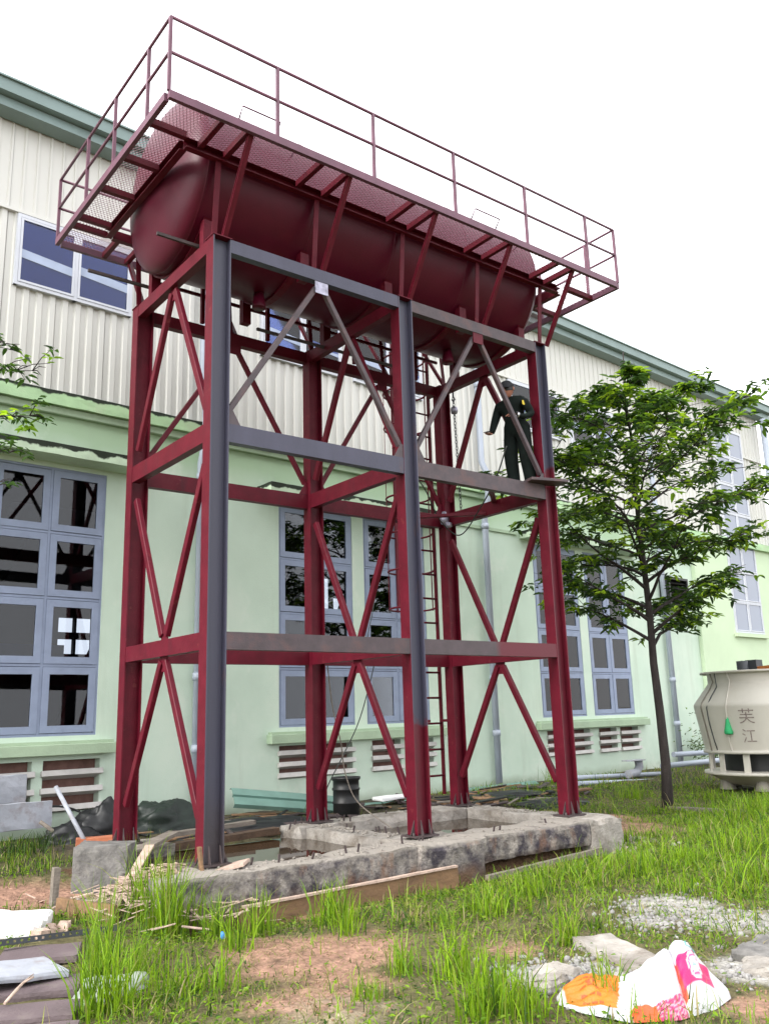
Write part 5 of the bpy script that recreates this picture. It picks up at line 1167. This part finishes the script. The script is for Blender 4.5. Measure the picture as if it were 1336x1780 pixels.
# dry straw lying on the bare ground
ns_ = 26000; xs3 = rng.uniform(-3, 8, ns_); ys3 = rng.uniform(-6, 1, ns_); kk = in_view(xs3, ys3) & ~blocked(xs3, ys3); xs3, ys3 = xs3[kk], ys3[kk]; ns_ = len(xs3)
blades('straw', xs3, ys3, rng.uniform(.03, .11, ns_), rng.uniform(1.0, 2.6, ns_), rng.uniform(.003, .006, ns_), gcol(ns_, [0, .05, .1, .35, .5])*.8, 'dry straw lying between the grass')
# individual tall clumps
CL = [  # u, v, blades, spread, height, label
 (262, 1590, 240, .16, .78, 'tall bright grass clump right of the loose concrete block'), (290, 1612, 220, .17, .74, 'tall bright grass clump in front of the wood splinters'), (322, 1598, 140, .14, .62, 'tall grass clump below the front left column foot'),
 (172, 1700, 75, .10, .70, 'tall grass tuft beside the paving slabs'), (160, 1765, 80, .10, .50, 'grass tuft at the bottom edge beside the paving slabs'), (205, 1760, 80, .12, .46, 'grass tuft at the bottom edge below the plastic bag'),
 (240, 1700, 70, .14, .42, 'grass tuft just right of the plastic bag'), (375, 1625, 60, .10, .42, 'grass tuft just left of the blue cap'), (410, 1650, 60, .10, .42, 'grass tuft just right of the blue cap'),
 (452, 1620, 80, .12, .42, 'grass tuft by the left end of the formwork board'), (575, 1600, 110, .14, .42, 'tall grass tuft in front of the formwork board'), (600, 1622, 50, .10, .34, 'grass tuft below the formwork board centre'),
 (300, 1730, 70, .2, .30, 'loose grass tuft in the lower left foreground'), (380, 1720, 50, .14, .32, 'loose grass tuft left of the bare soil'), (700, 1690, 60, .12, .30, 'grass tuft right of the bare soil'), (645, 1745, 50, .10, .18, 'small yellow-green tuft at bottom centre'),
 (790, 1700, 90, .14, .40, 'upright grass tuft in the centre right foreground'), (865, 1745, 120, .16, .36, 'dense grass tuft left of the white sack'), (900, 1770, 110, .16, .30, 'dense low tuft at the bottom edge left of the sack'), (990, 1640, 70, .07, .26, 'narrow bright tuft left of the pale slab'),
 (850, 1590, 110, .22, .34, 'pale stalky tuft in front of the right foundation half'), (920, 1560, 100, .22, .30, 'grass tuft below the right foundation pedestal'), (830, 1770, 90, .16, .32, 'grass tuft at the bottom edge right of centre'),
 (1110, 1520, 120, .28, .30, 'bright grass tuft right of the foundation end'), (1200, 1500, 140, .3, .30, 'bright grass tuft in the lush patch right of the foundation'), (1290, 1480, 150, .3, .36, 'bright grass tuft at the right edge above the gravel'), (1310, 1530, 120, .25, .30, 'grass tuft at the right edge next to the gravel'), (1320, 1420, 160, .3, .45, 'tall bright grass at the right edge before the cooling tower'),
 (1100, 1392, 140, .3, .35, 'weedy grass clump between tower and tree'), (970, 1378, 80, .22, .42, 'weeds at the wall foot behind the front right column'), (1240, 1390, 120, .4, .28, 'weedy grass clump right of the tree trunk'),
 (40, 1510, 170, .35, .24, 'dark weedy clump at the left edge'), (85, 1495, 120, .25, .22, 'dark weedy clump left of the timber stake'), (1060, 1745, 40, .10, .34, 'thin stalks in front of the white sack')]
for (u, v, nb, sp, ht, lab) in CL:
    c = G(u, v); n = nb; xx = c.x+rng.normal(0, sp*.55, n); yy = c.y+rng.normal(0, sp*.55, n); az = rng.uniform(0, 2*PI, n)
    hh = ht*rng.uniform(.45, 1.1, n); t = thing('grass_clump', lab, 'grass', (c.x, c.y, zg(c)), 'tall grass clumps')
    ok = ~in_foot(xx, yy); xx, yy, hh, az = xx[ok], yy[ok], hh[ok], az[ok]; n = len(xx)
    dark = 'dark' in lab
    blades('blade_tuft', xx, yy, hh, np.abs(rng.normal(.28, .28, n)), rng.uniform(.006, .013, n), gcol(n, [.1, 0, .8, .1, 0])*.7 if dark else gcol(n, [.35, .5, .05, .1, 0]), None, 'stuff', t, az)
# dry weed bush at the wall behind the cooling tower
wbp = WP(16.9, .6, 0); n = 260; t = thing('weed_bush', 'leafy weed bush at the wall left of the cooling tower', 'bush', (wbp.x, wbp.y, -.15))
mb = MB()
for k in range(14):
    a = random.uniform(0, 6.28); p = Vector((wbp.x, wbp.y, -.18)); q = p+Vector((math.cos(a)*.35, math.sin(a)*.25, random.uniform(.5, 1.5))); mb.tube([p, p.lerp(q, .5)+Vector((0, 0, .1)), q], .01, 4, radii=[.012, .008, .003], cap=False)
mb.build('stem', M['bark'], t)
nn = 900; cc = np.stack([wbp.x+rng.normal(0, .45, nn), wbp.y+rng.normal(0, .25, nn), rng.gamma(3, .16, nn)-.1], 1); az = rng.uniform(0, 6.3, nn)
o = leaves_mesh('foliage', cc, np.stack([np.cos(az), np.sin(az), rng.uniform(-.4, .5, nn)], 1), np.stack([rng.normal(0, .4, nn), rng.normal(0, .4, nn), np.ones(nn)], 1), rng.uniform(.05, .12, nn), gcol(nn, [.3, .1, .5, .1, 0])*.7, t); o['kind'] = 'stuff'
